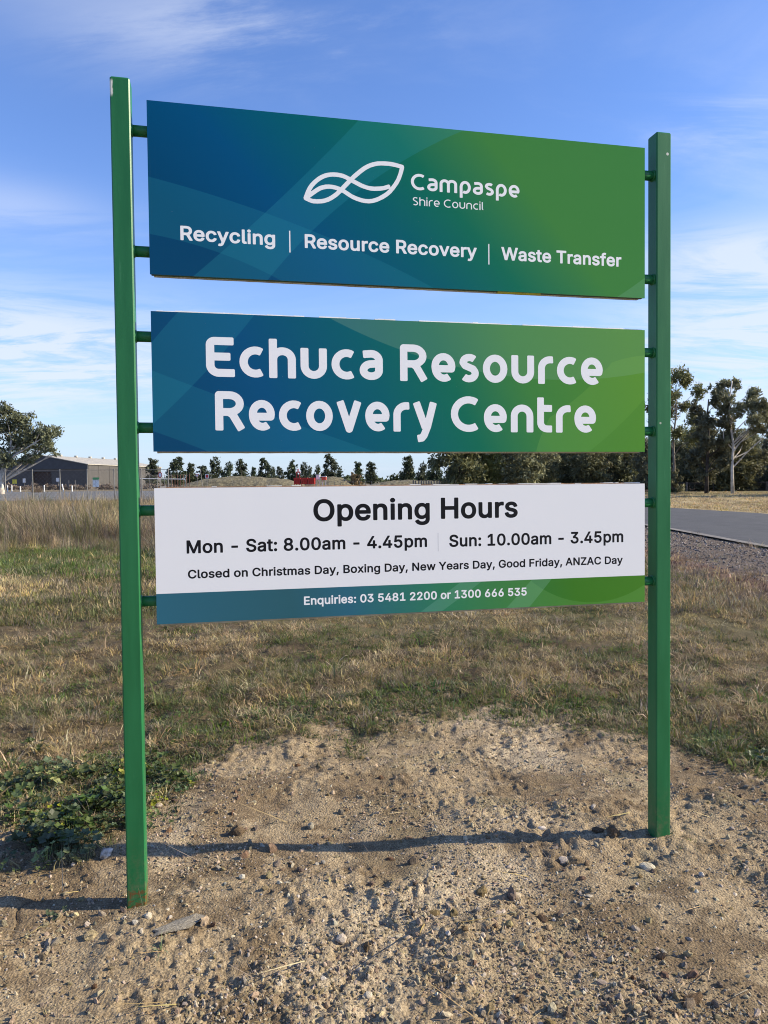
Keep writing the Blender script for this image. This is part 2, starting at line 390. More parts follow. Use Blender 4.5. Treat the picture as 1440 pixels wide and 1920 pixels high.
def cover(n, r0_, r1_, amax, keep, zoff=0, amin=None):
    r = r0_ * (r1_ / r0_) ** rng.uniform(size=n); a = rng.uniform(-amax if amin is None else amin, amax, size=n)
    x = r * np.sin(a); y = r * np.cos(a); k = keep(x, y) > rng.uniform(size=n); x = x[k]; y = y[k]
    return np.stack([x, y, height(x, y) + zoff], 1)
def rs(n, s0, sv, tilt=.15, zs=(.8, 1.3)):
    rot = np.stack([rng.normal(0, tilt, n), rng.normal(0, tilt, n), rng.uniform(0, 2 * PI, n)], 1)
    s = s0 * np.exp(rng.normal(0, sv, n)); z = s * rng.uniform(*zs, n); return rot, np.stack([s, s, z], 1)
def lawnmask(x, y):
    m_ = lawn(x, y) * (1 - sstep(x + (fbm(x, y, .8, 4, 71) - .5) * .9, 5.1, 5.6) * .93)
    return m_ * (.10 + .90 * sstep(fbm(x, y, .26, 3, 81), .42, .52))
def pick(p, groups, sc, seed, thr=(.46, .56)):
    """which kind grows where: patches of one kind, mixed a little with the others"""
    n = fbm(p[:, 0], p[:, 1], sc, 4, seed) + rng.normal(0, .045, len(p)); k = (n > thr[0]).astype(int) + (n > thr[1]).astype(int)
    out = np.zeros(len(p), dtype=int)
    for j, g in enumerate(groups): m_ = k == j; out[m_] = np.array(g)[rng.integers(0, len(g), m_.sum())]
    return out
edge = lambda x, y: np.exp(-((y - np.interp(x, BX, BY) - .45) / .6) ** 2)
# short weedy turf
pr = [pm('tuft', blades(20, .06, .052, .45, .0040, 1.15, .5, seed=k), [g_dry, g_olive, g_straw, g_grey, g_olive, g_straw, g_dry, g_green][k]) for k in range(8)]
p_ = cover(46000, 3.2, 13, .80, lambda x, y: lawnmask(x, y) * (1 - .45 * edge(x, y)))
r_, s_ = rs(len(p_), .95, .35); s_ *= (1 + .05 * np.maximum(0, p_[:, 1:2] - 5))
scatter('dry_turf', pr, p_, r_, s_, 'short dry olive and straw coloured grass over the verge behind the sign', 'grass', pick(p_, [(1, 4, 7, 6), (0, 3, 6, 1), (2, 5, 0)], .8, 141))
# green edge weeds: low and dark, along the rim of the bare patch
pr = [pm('low_weed', blades(24, .06, .030, .4, .008, 1.1, seed=20 + k), [g_green, g_olive, mat('weed_dark', (.065, .088, .028), .6, .2, 30, obrand=.3, trans=.3)][k]) for k in range(3)]
p_ = cover(28000, 3.2, 9, .80, lambda x, y: lawn(x, y) * np.clip(edge(x, y) * 1.0 + .55 * sstep(fbm(x, y, .7, 3, 91), .5, .62), 0, 1))
r_, s_ = rs(len(p_), .9, .3)
scatter('low_green_weeds', pr, p_, r_, s_, 'low dark green weeds where the turf meets the bare soil', 'weeds')
# straw: bleached longer clumps
pr = [pm('straw_tuft', blades(30, .07, .13, .35, .0034, 1.35, .5, 4, seed=40 + k), [g_straw, g_dry][k % 2]) for k in range(4)]
p_ = cover(13000, 3.6, 22, .80, lambda x, y: lawnmask(x, y) * sstep(fbm(x, y, .6, 3, 95), .50, .62) * sstep(y - np.interp(x, BX, BY), .2, 1.2))
r_, s_ = rs(len(p_), .75, .3, .25, (.5, .9))
scatter('straw_grass', pr, p_, r_, s_, 'bleached straw clumps scattered through the turf', 'grass')
# farther verge, broader clumps
pr = [pm('far_tuft', blades(48, .22, .065, .5, .009, 1.1, .6, 2, seed=60 + k), [g_dry, g_olive, g_straw, g_grey][k]) for k in range(4)]
p_ = cover(26000, 10, 60, .80, lambda x, y: lawnmask(x, y) * (x < rnear(y) - 3.6))
r_, s_ = rs(len(p_), 1.0, .3); s_ *= (1 + .012 * np.maximum(0, p_[:, 1:2] - 10))
scatter('far_turf', pr, p_, r_, s_, 'dry grass of the verge farther back', 'grass', pick(p_, [(1, 0), (0, 3), (2, 0)], 1.6, 143))
pr = [pm('rough_tuft', blades(36, .10, .12, .5, .007, .9, .6, 3, seed=64 + k), [g_dry, g_straw, g_grey][k]) for k in range(3)]
p_ = cover(9000, 7, 45, .80, lambda x, y: np.exp(-((x - 5.9) / 1.0) ** 2) * sstep(fbm(x, y, .7, 3, 97), .47, .58) * .8 + .25 * np.exp(-((x - rnear(y) + .2) / .25) ** 2), 0, amin=.05)
r_, s_ = rs(len(p_), .8, .35, .2); scatter('rough_edge_grass', pr, p_, r_, s_, 'rank dry tufts growing into the edge of the gravel shoulder', 'grass')
# bright green strip on the left
pr = [pm('lush_tuft', blades(50, .2, .085, .35, .009, .9, .5, 3, seed=70 + k), [mat('grass_lush', (.125, .185, .04), .6, .2, 20, obrand=.3, trans=.4), g_olive][k]) for k in range(2)]
p_ = cover(15000, 12, 24, .80, lambda x, y: (x < -2.4) * sstep(y + .12 * (x + 8) + (fbm(x, y, 1.5, 3, 99) - .5) * 3, 13.2, 14.6) * (1 - sstep(y + .2 * (x + 8), 18, 20)), amin=-.80) 
r_, s_ = rs(len(p_), 1.0, .3)
scatter('green_grass_strip', pr, p_, r_, s_, 'bright green strip of fresh grass in front of the tall dry grass', 'grass')
# tall dry belt on the left
g_tall = mat('grass_tall', (.46, .36, .195), .7, .2, 30, obrand=.35, trans=.3, spec=.2); g_red = mat('grass_russet', (.25, .185, .125), .8, .2, 30, obrand=.35, trans=.3, spec=.2)
pr = [pm('tall_tuft', blades(46, .26, .62, .28, .010, .42, .35, 4, seed=80 + k), [g_tall, g_red, g_dry, g_tall, g_grey, g_olive][k]) for k in range(6)]
def tallmask(x, y):
    return (x < 3) * sstep(y + .42 * (x + 6) * (x > -9) + (fbm(x, y, 2, 3, 101) - .5) * 2.6, 17.2, 18.6) * (1 - sstep(y, 55, 60)) * (.45 + .55 * sstep(fbm(x, y, 3, 2, 104), .4, .55))
p_ = cover(26000, 16, 60, .80, tallmask); r_, s_ = rs(len(p_), .66, .30, .20, (.7, 1.2)); s_ *= (.55 + .9 * sstep(fbm(p_[:, 0], p_[:, 1], 2.2, 3, 147), .35, .65))[:, None]
scatter('tall_dry_grass', pr, p_, r_, s_, 'tall seeded dry grass belt in front of the wire fence', 'grass', pick(p_, [(1, 1, 4, 5), (4, 2, 5), (0, 3, 0)], 2.6, 145))
# straw verge beyond the road
pr = [pm('verge_tuft', blades(40, .35, .065, .4, .02, 1.0, .6, 2, seed=90 + k), [g_straw, g_straw, g_dry][k]) for k in range(3)]
p_ = cover(17000, 30, 92, .80, lambda x, y: (x > rfar(y) + .3) * 1.0); r_, s_ = rs(len(p_), 1.15, .3)
scatter('straw_verge', pr, p_, r_, s_, 'pale mown straw verge across the road', 'grass')

# ---- stones, clods and gravel
def rock_mesh(name, m_, seed, sub=1, flat=.7, jag=.28):
    import bmesh
    bm = bmesh.new(); bmesh.ops.create_icosphere(bm, subdivisions=sub, radius=1); r = random.Random(seed)
    ax = [r.uniform(.75, 1.3), r.uniform(.7, 1.1), flat * r.uniform(.8, 1.2)]
    for v in bm.verts:
        k = 1 + r.uniform(-jag, jag); v.co = Vector((v.co.x * ax[0], v.co.y * ax[1], v.co.z * ax[2])) * k
    me = bpy.data.meshes.new(name); bm.to_mesh(me); bm.free(); me.materials.append(m_); return me
st_pale = mat('stone_pale', (.43, .37, .28), .85, .25, 3, .4, 12, obrand=.35); st_grey = mat('stone_grey', (.32, .275, .22), .85, .3, 3, .4, 12, obrand=.35)
st_tan = mat('stone_tan', (.36, .285, .19), .9, .3, 3, .4, 12, obrand=.3); st_clod = mat('soil_clod', (.300, .236, .152), .95, .35, 2, .8, 8, obrand=.3, spec=.1)
cl_blobs = [gp(*q) for q in ((330, 1640), (470, 1610), (560, 1660), (620, 1600), (920, 1580), (950, 1620), (1060, 1650), (1190, 1600), (1240, 1660), (430, 1740), (560, 1740), (640, 1800), (880, 1880), (1180, 1850), (380, 1480), (1100, 1400), (1000, 1700), (300, 1700), (480, 1880), (1330, 1650), (100, 1600))]
def stonemask(x, y):
    k = 0
    for q in cl_blobs: k = k + np.exp(-((x - q.x) ** 2 + (y - q.y) ** 2) / .035)
    return np.clip(.07 + .8 * k + .3 * sstep(fbm(x, y, .3, 3, 111), .5, .65), 0, 1) * (1 - .93 * lawn(x, y))
p_ = cover(11000, 2.0, 6.2, .75, stonemask, -.002); r_, s_ = rs(len(p_), .0046, .48, 1.5, (.8, 1.1)); s_ = np.minimum(s_, .017)
scatter('pebbles', [rock_mesh('pebble', m_, k) for k, m_ in enumerate([st_pale, st_grey, st_tan, st_pale, st_grey])], p_, r_, s_, 'loose pale and grey pebbles strewn over the bare soil', 'pebbles')
p_ = cover(90000, 2.0, 6.4, .75, lambda x, y: (1 - .9 * lawn(x, y)) * np.clip(.2 + sstep(fbm(x, y, .42, 3, 121), .42, .6), 0, 1), -.001); r_, s_ = rs(len(p_), .0045, .45, 1.5, (.6, 1.1)); s_ = np.minimum(s_, .016)
scatter('soil_crumbs', [rock_mesh('crumb', [st_clod, st_clod, st_tan, st_clod, st_tan][k], 50 + k, 1, .7, .36) for k in range(5)], p_, r_, s_, 'crumbled brown soil and small clods', 'soil')
p_ = cover(1700, 2.0, 6.0, .75, lambda x, y: (1 - lawn(x, y)) * (.12 + sstep(fbm(x, y, .5, 3, 151), .5, .62)), .001); r_, s_ = rs(len(p_), .0125, .38, 1.5, (.6, .9)); s_ = np.minimum(s_, .032)
scatter('soil_clods', [rock_mesh('lump', [st_clod, mat('soil_dark', (.19, .135, .085), .95, .35, 2, .8, 8, obrand=.3, spec=.1)][k % 2], 90 + k, 2, .65, .22) for k in range(6)], p_, r_, s_, 'lumps of broken dry soil', 'soil')
gs = [rock_mesh('chip', mat('chip_' + n, c, .85, .3, 3, obrand=.35), 70 + k) for k, (n, c) in enumerate((('grey', (.16, .132, .114)), ('pale', (.30, .255, .21)), ('dark', (.085, .068, .058))))]
def shmask(x, y):
    w1 = (fbm(x, y, .8, 4, 71) - .5) * .9; return sstep(x + w1 * .7, 5.9, 7.1) * (x < rnear(y) + .1) * 1.0
p_ = cover(80000, 8, 60, .80, shmask, 0, amin=.08); r_, s_ = rs(len(p_), .0155, .42, 1.5, (.7, 1)); s_ *= (.6 + .03 * p_[:, 1:2])
scatter('shoulder_gravel', gs, p_, r_, s_, 'grey and pink crushed gravel on the road shoulder', 'gravel')
pr = [pm('litter', blades(16, .14, .055, .5, .012, 1.5, .2, 2, seed=130 + k), mat('bark_litter_%d' % k, c, .9, .3, 20, obrand=.3)) for k, c in enumerate(((.17, .10, .07), (.30, .2, .13)))]
p_ = cover(9000, 7, 50, .80, lambda x, y: np.exp(-((x + (fbm(x, y, .8, 4, 71) - .5) * .9 - 5.9) / .55) ** 2) * (y < 48), 0, amin=.08); r_, s_ = rs(len(p_), 1.1, .3)
scatter('bark_litter', pr, p_, r_, s_, 'brown leaf and bark litter along the edge of the gravel', 'litter')
# twigs and straw bits lying on the bare soil
pr = [pm('twig', blades(1, .001, .10, .3, .0022, 1.45, .02, 3, seed=150 + k), [g_straw, g_dry, g_grey][k]) for k in range(3)]
p_ = cover(1300, 2.1, 6, .75, lambda x, y: 1 - lawn(x, y) * .5, .006); r_, s_ = rs(len(p_), .7, .5, .12); r_[:, 0] += 1.35
scatter('straw_bits', pr, p_, r_, s_, 'loose straw stalks lying on the soil', 'straw')

# ---- mallow: lobed leaves on short stalks
def mallow(seed, n=9):
    r = random.Random(seed); v = []; f = []
    for k in range(n):
        a = r.uniform(0, 2 * PI); d = r.uniform(.01, .085); h = r.uniform(.02, .075); rad = r.uniform(.013, .026)
        tl = Vector((r.uniform(-.5, .5), r.uniform(-.7, .3), 1)).normalized(); x = tl.orthogonal().normalized(); y = tl.cross(x); c = Vector((d * math.cos(a), d * math.sin(a), h))
        ph = r.uniform(0, 6.28); b0 = len(v); v.append(c - tl * rad * .28); m_ = 20
        for q in range(m_):
            g = 2 * PI * q / m_; rr = rad * (.86 + .16 * math.cos(5 * g)) * (.35 if q == 0 else 1); v.append(c + (x * math.cos(g + ph) + y * math.sin(g + ph)) * rr + tl * rad * .08 * math.cos(5 * g))
        f += [(b0, b0 + 1 + q, b0 + 1 + (q + 1) % m_) for q in range(m_)]
        b1 = len(v); s0 = Vector((c.x * .2, c.y * .2, -.01)); w_ = Vector((.0012, 0, 0)); v += [s0 - w_, s0 + w_, c + w_, c - w_]; f.append((b1, b1 + 1, b1 + 2, b1 + 3))
    return [tuple(q) for q in v], f
lf = [mat('mallow_leaf', (.066, .098, .026), .55, .25, 60, obrand=.35, trans=.3), mat('mallow_leaf_yellow', (.25, .27, .05), .6, .2, 60, obrand=.2, trans=.3)]
mb = [(gp(*q), s) for q, s in (((40, 1490), .45), (110, .0) if 0 else ((130, 1530), .33), ((60, 1555), .30), ((200, 1500), .30), ((10, 1570), .3), ((300, 1465), .16), ((1400, 1435), .12), ((1340, 1418), .08), ((1440, 1432), .14), ((1290, 1405), .06), ((-120, 1560), .5), ((-250, 1540), .5), ((1560, 1450), .4))]
def mallowmask(x, y):
    k = 0
    for q, s in mb: k = k + np.exp(-(((x - q.x) / s) ** 2 + ((y - q.y) / s) ** 2) * 1.6)
    return np.clip(k, 0, 1) * sstep(fbm(x, y, .25, 2, 131), .34, .5)
p_ = cover(30000, 3.0, 6, .85, lambda x, y: mallowmask(x, y) * .42); r_, s_ = rs(len(p_), .60, .35, .1)
scatter('mallow_weeds', [pm('mallow', mallow(k), lf[0]) for k in range(5)] + [pm('mallow', mallow(9), lf[1])], p_, r_, s_, 'dark green lobed mallow leaves around the edge of the bare soil', 'weeds')

# letter outlines: advance and bezier handles per glyph
GLYPHS = {
' ':(187,[]),
',':(187,[[18,-125,17,-115,50,81,57,89,66,92,138,92,148,89,154,83,157,77,157,65,102,-130,94,-137,86,-140,38,-140,26,-136]]),
'-':(453,[[94,182,93,248,98,258,110,265,338,265,351,260,358,248,358,184,351,172,342,168,114,167,102,171]]),
'.':(187,[[30,29,31,56,38,76,46,86,58,96,70,103,82,107,106,107,130,98,150,80,157,68,160,56,161,28,157,16,151,4,134,-13,122,-20,110,-23,94,-25,82,-24,70,-20,58,-14,40,4,34,16]]),
'0':(453,[[28,220,27,273,30,317,39,369,49,401,63,433,80,461,104,489,128,508,156,523,196,535,228,537,268,533,300,522,324,509,356,483,376,458,391,433,403,405,418,349,423,313,426,273,426,233,423,193,413,137,403,105,392,77,376,50,364,35,347,17,324,-1,300,-14,272,-23,244,-27,224,-28,196,-26,168,-19,140,-7,120,5,104,19,84,41,70,61,56,89,44,121,36,153],[132,213,138,169,151,129,167,101,188,81,200,75,216,72,232,71,248,74,260,78,272,86,284,98,295,113,310,149,320,197,323,241,321,297,313,345,302,381,286,409,264,429,252,435,236,438,220,439,204,435,190,429,179,421,160,397,144,361,135,321,130,269]]),
'1':(453,[[56,-6,55,56,57,64,64,72,76,76,188,76,191,80,191,404,188,407,96,340,88,337,80,338,70,344,65,356,65,428,67,436,74,444,189,528,200,530,276,530,284,528,294,520,297,508,297,80,300,76,392,76,404,71,410,64,412,56,412,0,410,-8,404,-16,392,-21,76,-21,64,-17]]),
'2':(453,[[44,-6,43,48,48,60,263,292,278,312,292,336,297,352,299,368,298,384,294,400,287,412,276,423,264,430,248,436,232,439,212,438,196,435,184,430,172,421,164,413,156,400,151,388,147,356,144,350,138,344,128,341,60,342,52,346,48,352,45,360,45,372,50,408,63,444,82,472,105,496,132,514,168,529,188,534,212,537,248,536,284,528,316,515,340,499,360,481,374,464,389,436,398,408,402,384,401,356,396,328,380,287,351,244,303,188,201,80,204,78,396,77,404,72,410,60,410,0,408,-9,400,-18,388,-21,64,-21,52,-17]]),
'3':(453,[[24,121,23,133,25,141,36,151,44,153,112,153,120,150,125,145,137,109,144,98,156,87,168,80,188,74,208,71,228,71,256,76,272,83,284,90,300,109,305,121,308,137,307,161,300,181,289,197,272,211,252,220,228,225,152,228,142,233,136,245,136,301,139,309,243,429,240,431,68,431,60,434,52,441,49,453,49,513,56,525,64,529,72,530,372,530,386,525,391,517,393,509,393,461,391,453,270,313,268,309,292,304,316,295,336,285,356,270,383,241,396,221,405,201,410,181,414,157,414,133,410,109,403,85,396,69,387,53,372,34,356,18,332,1,316,-8,284,-19,256,-25,220,-28,192,-27,160,-21,132,-12,104,1,84,14,63,33,47,53,36,73,28,97]]),
'4':(453,[[20,99,19,156,22,168,229,520,236,527,244,530,312,530,324,525,329,520,332,512,330,500,144,184,260,184,261,320,264,329,271,336,280,339,344,339,356,334,361,328,364,320,364,184,420,183,429,176,434,164,434,104,429,92,424,87,416,84,364,84,364,0,360,-12,352,-19,344,-21,280,-21,268,-16,263,-8,261,0,260,84,40,84,28,88]]),
'5':(453,[[40,117,40,137,45,145,52,149,60,151,128,150,136,146,140,141,150,109,159,97,168,88,180,80,196,74,212,71,232,72,260,79,272,87,283,97,299,121,306,149,305,181,296,210,286,225,274,237,262,245,248,251,224,256,192,253,164,244,136,227,128,225,64,232,56,235,50,241,46,249,46,257,75,509,80,523,88,528,96,530,364,530,372,529,380,525,385,517,387,509,387,449,380,436,368,431,172,431,169,425,159,341,192,351,220,355,252,354,284,347,312,336,336,321,356,304,378,277,394,249,404,221,411,185,412,149,408,121,399,89,387,65,367,37,348,18,328,2,308,-9,284,-18,260,-24,232,-28,200,-27,172,-23,144,-14,120,-2,100,11,81,29,65,49,54,69,44,96]]),
'6':(453,[[44,141,43,173,48,205,57,237,72,272,110,337,235,521,244,528,252,530,324,530,336,525,343,513,343,505,340,498,229,337,232,335,260,334,284,330,304,324,327,313,345,301,363,285,376,269,389,249,399,225,406,197,410,169,409,141,405,109,397,85,385,61,372,41,356,23,332,3,312,-9,287,-19,264,-25,228,-28,200,-26,168,-19,144,-10,120,4,96,24,80,42,65,65,56,86,48,113],[148,137,154,117,163,101,174,89,188,79,204,72,220,69,236,70,252,73,268,81,283,93,292,105,300,121,304,137,306,157,304,177,300,193,292,209,284,220,260,238,244,242,228,244,212,243,196,239,184,233,173,225,155,201,147,173]]),
'8':(453,[[32,117,31,137,33,161,37,181,44,200,56,221,68,238,101,269,81,289,65,313,55,337,49,369,50,401,56,425,67,453,84,476,111,501,144,520,176,531,212,537,248,536,285,529,316,516,351,493,373,469,390,441,399,413,403,381,399,345,389,317,371,289,351,269,381,241,401,213,415,181,422,145,420,113,415,89,402,61,384,35,365,17,344,2,324,-9,292,-20,264,-25,228,-28,196,-26,164,-21,140,-13,116,-2,92,13,72,31,57,49,46,69,37,93],[140,117,145,105,152,96,164,86,180,78,216,70,236,70,256,73,280,81,292,89,304,101,311,113,315,125,315,153,309,169,302,181,291,193,276,203,260,209,240,213,220,214,200,211,184,207,168,198,156,188,147,177,141,165,137,149,136,133],[155,361,159,349,165,337,172,329,184,321,196,315,212,312,232,311,248,313,260,317,272,323,289,341,295,353,297,365,296,393,287,413,280,421,268,429,252,436,236,438,220,439,204,436,180,427,165,413,159,401,155,389]]),
':':(187,[[30,29,31,56,38,76,46,86,58,96,70,103,82,107,106,107,130,98,150,80,157,68,160,56,161,28,157,16,151,4,134,-13,122,-20,110,-23,94,-25,82,-24,70,-20,58,-14,40,4,34,16],[30,304,30,328,39,352,48,364,58,372,82,382,94,383,110,381,132,372,142,365,150,355,160,332,162,316,161,304,158,292,152,280,134,262,122,255,110,252,94,250,82,251,70,255,58,261,39,280,33,292]]),
'A':(479,[[-4,-6,-3,8,183,520,192,528,200,530,276,530,285,528,292,523,296,515,482,8,484,0,482,-8,476,-16,464,-21,392,-21,381,-16,376,-8,331,116,328,121,152,121,148,117,104,-8,99,-16,88,-21,16,-21,4,-17],[188,220,292,220,293,224,240,378,236,374,211,296,185,224]]),
'B':(456,[[40,-6,39,508,42,520,51,528,60,530,256,530,280,527,308,522,328,515,348,504,374,484,394,460,408,434,416,404,419,364,416,340,411,324,404,308,393,292,380,278,367,268,393,248,411,228,425,204,435,176,439,144,437,112,431,84,418,56,400,32,372,9,340,-6,304,-16,260,-21,60,-21,48,-17],[146,80,148,78,256,78,280,81,304,88,320,100,326,108,332,120,334,144,328,166,319,180,308,191,292,202,276,207,252,210,148,210,146,208],[146,308,148,306,244,306,264,309,284,318,302,332,312,352,315,364,314,380,308,401,300,412,292,419,268,428,240,431,148,431,146,428]]),
'C':(510,[[20,226,20,277,27,333,38,373,59,417,80,448,112,482,140,502,184,523,232,535,276,537,320,531,368,516,400,499,436,469,461,437,474,413,483,393,494,349,493,341,488,333,476,327,404,327,396,331,390,337,380,367,368,389,356,402,336,417,316,427,292,433,268,435,240,432,220,427,204,420,187,409,173,397,160,382,149,365,135,333,127,297,124,253,127,213,135,177,148,146,165,121,188,99,212,85,236,77,256,74,284,75,308,80,336,92,362,113,378,137,389,169,400,179,408,181,476,181,484,178,489,173,493,165,494,157,486,125,472,91,454,61,432,36,408,16,384,1,356,-12,328,-21,296,-26,268,-28,232,-26,200,-19,172,-10,152,0,124,17,101,37,80,60,67,77,52,105,31,157,24,193]]),
'D':(502,[[40,-6,39,508,42,520,51,528,60,530,224,530,264,528,296,522,320,516,348,504,377,488,393,476,414,456,428,440,444,416,465,368,479,312,482,276,483,236,476,180,470,156,458,124,434,80,404,44,376,22,344,4,296,-13,260,-19,236,-21,60,-21,48,-17],[146,80,148,78,232,79,264,83,288,90,309,100,332,118,348,136,360,158,373,200,378,240,377,284,371,320,360,352,343,380,318,404,292,418,268,426,236,431,152,431,148,431,146,428]]),
'E':(418,[[40,-6,39,508,42,520,51,528,60,530,372,530,384,526,390,520,393,512,393,452,389,440,380,433,372,431,152,431,148,431,146,428,146,312,148,307,356,307,364,305,371,300,375,292,376,284,375,224,371,216,360,209,148,208,146,204,146,80,148,78,376,78,384,76,392,69,396,60,396,0,392,-12,384,-19,376,-21,60,-21,48,-17]]),
'F':(410,[[40,-6,39,508,42,520,51,528,60,530,368,530,380,527,387,520,390,512,390,452,386,440,376,432,152,431,148,431,146,428,147,300,352,298,362,292,367,280,367,220,364,210,356,203,348,200,148,200,146,196,146,0,144,-9,139,-16,128,-21,60,-21,48,-17]]),
'G':(520,[[20,226,20,277,27,333,38,373,58,417,86,457,112,483,150,509,184,524,228,534,276,537,324,530,368,516,408,492,444,459,470,421,488,381,495,349,492,338,484,331,476,328,404,328,396,332,391,337,379,365,367,385,356,398,340,413,320,424,296,432,272,435,248,434,228,430,212,424,180,404,165,389,154,373,137,337,127,297,124,253,128,209,139,165,156,133,180,105,204,89,220,82,240,77,268,74,296,76,320,83,340,92,360,109,373,125,385,149,392,173,392,177,388,178,280,178,268,184,262,197,262,257,264,265,271,273,284,277,480,277,488,274,496,267,499,257,497,169,491,133,476,93,453,57,423,25,388,1,348,-16,316,-24,288,-27,232,-26,200,-19,172,-10,152,-1,124,17,100,37,85,53,67,77,51,105,31,157,24,193]]),
'H':(516,[[40,-6,39,508,40,516,44,523,52,528,60,530,124,530,136,527,144,518,146,508,146,312,148,310,368,310,371,312,371,316,372,516,380,526,392,530,460,530,472,524,477,516,478,508,478,0,474,-12,468,-18,460,-21,392,-21,380,-17,373,-8,371,0,371,208,368,211,148,211,146,208,146,0,144,-9,139,-16,128,-21,60,-21,48,-17]]),
'M':(628,[[40,-6,39,508,40,516,45,524,52,528,60,530,152,530,161,528,170,520,301,184,312,151,316,147,333,196,458,520,467,528,476,530,568,530,576,528,583,524,588,516,589,508,589,0,587,-8,582,-16,568,-21,504,-21,492,-17,485,-8,483,0,483,284,480,295,359,-12,352,-18,344,-21,288,-21,276,-18,267,-8,144,300,143,0,141,-8,136,-16,124,-21,60,-21,48,-17]]),
'N':(523,[[40,-6,39,508,40,516,44,523,52,528,60,530,136,530,144,528,151,524,376,170,378,176,379,516,384,524,396,530,464,530,476,525,483,516,484,508,484,0,480,-12,472,-19,464,-21,384,-21,372,-15,184,279,148,339,145,332,146,0,144,-8,139,-16,128,-21,60,-21,48,-17]]),
'O':(533,[[20,226,20,277,27,333,43,385,68,431,100,470,136,500,168,517,216,532,268,537,316,532,352,523,396,501,420,483,435,469,465,433,481,405,491,385,506,333,514,273,512,213,502,157,482,105,455,61,436,40,420,25,396,8,368,-7,348,-15,320,-23,268,-28,232,-26,212,-22,184,-14,156,-2,136,9,112,27,89,49,76,65,60,90,44,121,27,173],[127,209,136,173,144,153,153,137,176,109,204,89,220,82,240,77,276,74,312,81,344,98,366,117,385,145,399,177,406,213,409,269,404,309,394,345,377,377,361,397,340,414,320,424,296,432,268,435,240,432,212,424,192,413,173,397,160,381,145,357,135,333,127,297,124,269,125,237]]),
'R':(449,[[40,-6,39,508,42,520,51,528,60,530,252,530,280,527,308,521,332,513,352,502,372,488,389,472,403,452,412,436,425,400,429,376,430,348,425,304,417,280,408,260,396,242,384,228,364,211,346,200,345,196,447,8,449,-4,445,-12,436,-19,428,-21,352,-21,339,-16,333,-8,236,174,232,177,147,176,146,0,144,-8,140,-15,128,-21,60,-21,48,-17],[148,276,256,277,280,282,300,293,308,300,316,311,323,340,324,360,322,376,316,394,310,404,300,413,288,421,264,429,236,431,148,431,146,428,146,280]]),
'S':(446,[[18,126,18,143,22,151,30,156,38,158,106,158,115,155,122,147,130,117,141,99,158,86,182,76,218,70,254,73,282,81,306,97,321,119,325,139,320,159,306,175,290,185,270,192,165,223,133,235,94,256,74,272,63,283,46,307,34,343,31,371,35,407,42,431,52,451,66,471,82,487,98,500,122,514,150,525,174,532,202,536,230,537,266,534,290,529,314,522,338,510,362,494,379,479,401,451,411,431,417,411,422,375,418,366,410,359,402,357,330,358,319,367,312,395,304,407,296,415,270,430,254,435,234,438,198,435,178,430,165,423,150,411,142,399,137,387,136,375,137,363,142,353,166,333,206,317,290,293,330,279,374,253,393,235,409,215,421,191,427,167,429,139,427,115,422,91,414,71,397,43,382,26,365,11,342,-3,310,-17,282,-24,254,-29,210,-30,182,-27,146,-20,122,-11,98,1,78,14,60,31,46,49,32,75,23,99]]),
'T':(448,[[12,446,11,512,17,524,28,530,416,530,428,527,435,520,438,508,438,452,436,443,428,434,416,431,284,431,280,431,278,428,278,0,276,-9,268,-18,256,-21,192,-21,179,-16,172,-4,172,428,168,431,28,431,18,436]]),
'W':(686,[[-4,503,-5,512,-2,520,4,526,12,530,84,530,92,527,100,520,192,168,196,172,288,520,296,527,304,530,380,530,392,526,398,520,401,512,492,161,585,520,592,527,604,530,672,530,685,524,690,516,690,504,551,-4,544,-16,532,-21,456,-21,444,-18,438,-12,344,331,340,324,248,-11,240,-18,232,-21,152,-21,140,-15,134,-4]]),
'Y':(471,[[-4,503,-5,512,-2,520,4,526,12,530,92,530,104,525,160,437,236,310,351,500,368,525,380,530,456,530,464,528,473,520,476,508,472,497,290,204,289,0,285,-12,276,-19,268,-21,200,-21,189,-16,184,-9,182,0,181,204]]),
'Z':(438,[[20,446,19,512,25,524,36,530,396,530,404,529,412,524,417,516,418,508,418,460,415,452,159,80,164,78,400,78,408,76,417,68,420,56,420,-4,413,-16,400,-21,44,-21,32,-18,25,-12,21,0,21,48,24,56,278,428,276,431,272,431,40,431,28,435]]),
'a':(389,[[10,90,10,127,19,159,34,184,58,205,86,220,118,231,162,239,242,249,250,251,255,255,252,279,242,295,226,305,206,310,174,308,150,299,134,287,115,259,106,254,94,254,30,273,22,283,20,291,22,299,41,335,67,363,94,382,126,395,166,403,206,405,238,401,274,390,306,372,326,353,338,335,349,311,355,287,358,263,358,-1,356,-9,350,-16,338,-21,274,-21,262,-15,254,-1,222,-19,186,-28,142,-29,103,-21,69,-5,54,6,41,19,20,51,15,67],[113,99,115,91,122,81,134,73,146,69,162,66,178,66,194,68,210,74,231,87,247,107,255,131,254,159,166,145,138,138,126,131,117,123,113,111]]),
'c':(395,[[14,163,13,204,19,248,27,276,43,312,66,344,86,363,110,380,142,395,178,403,214,405,250,401,286,390,313,376,338,356,362,328,378,296,383,276,381,268,374,260,302,241,294,243,287,248,270,281,262,290,250,299,238,304,218,308,186,307,166,299,150,286,136,268,125,244,120,220,117,196,118,168,123,140,130,119,141,100,156,84,170,75,186,69,210,67,226,69,246,76,260,84,271,96,289,132,302,138,370,122,378,117,381,112,384,100,378,80,366,56,350,33,334,17,318,4,298,-8,274,-19,254,-24,230,-28,182,-28,142,-19,118,-9,103,0,86,13,67,32,51,52,38,74,22,116]]),
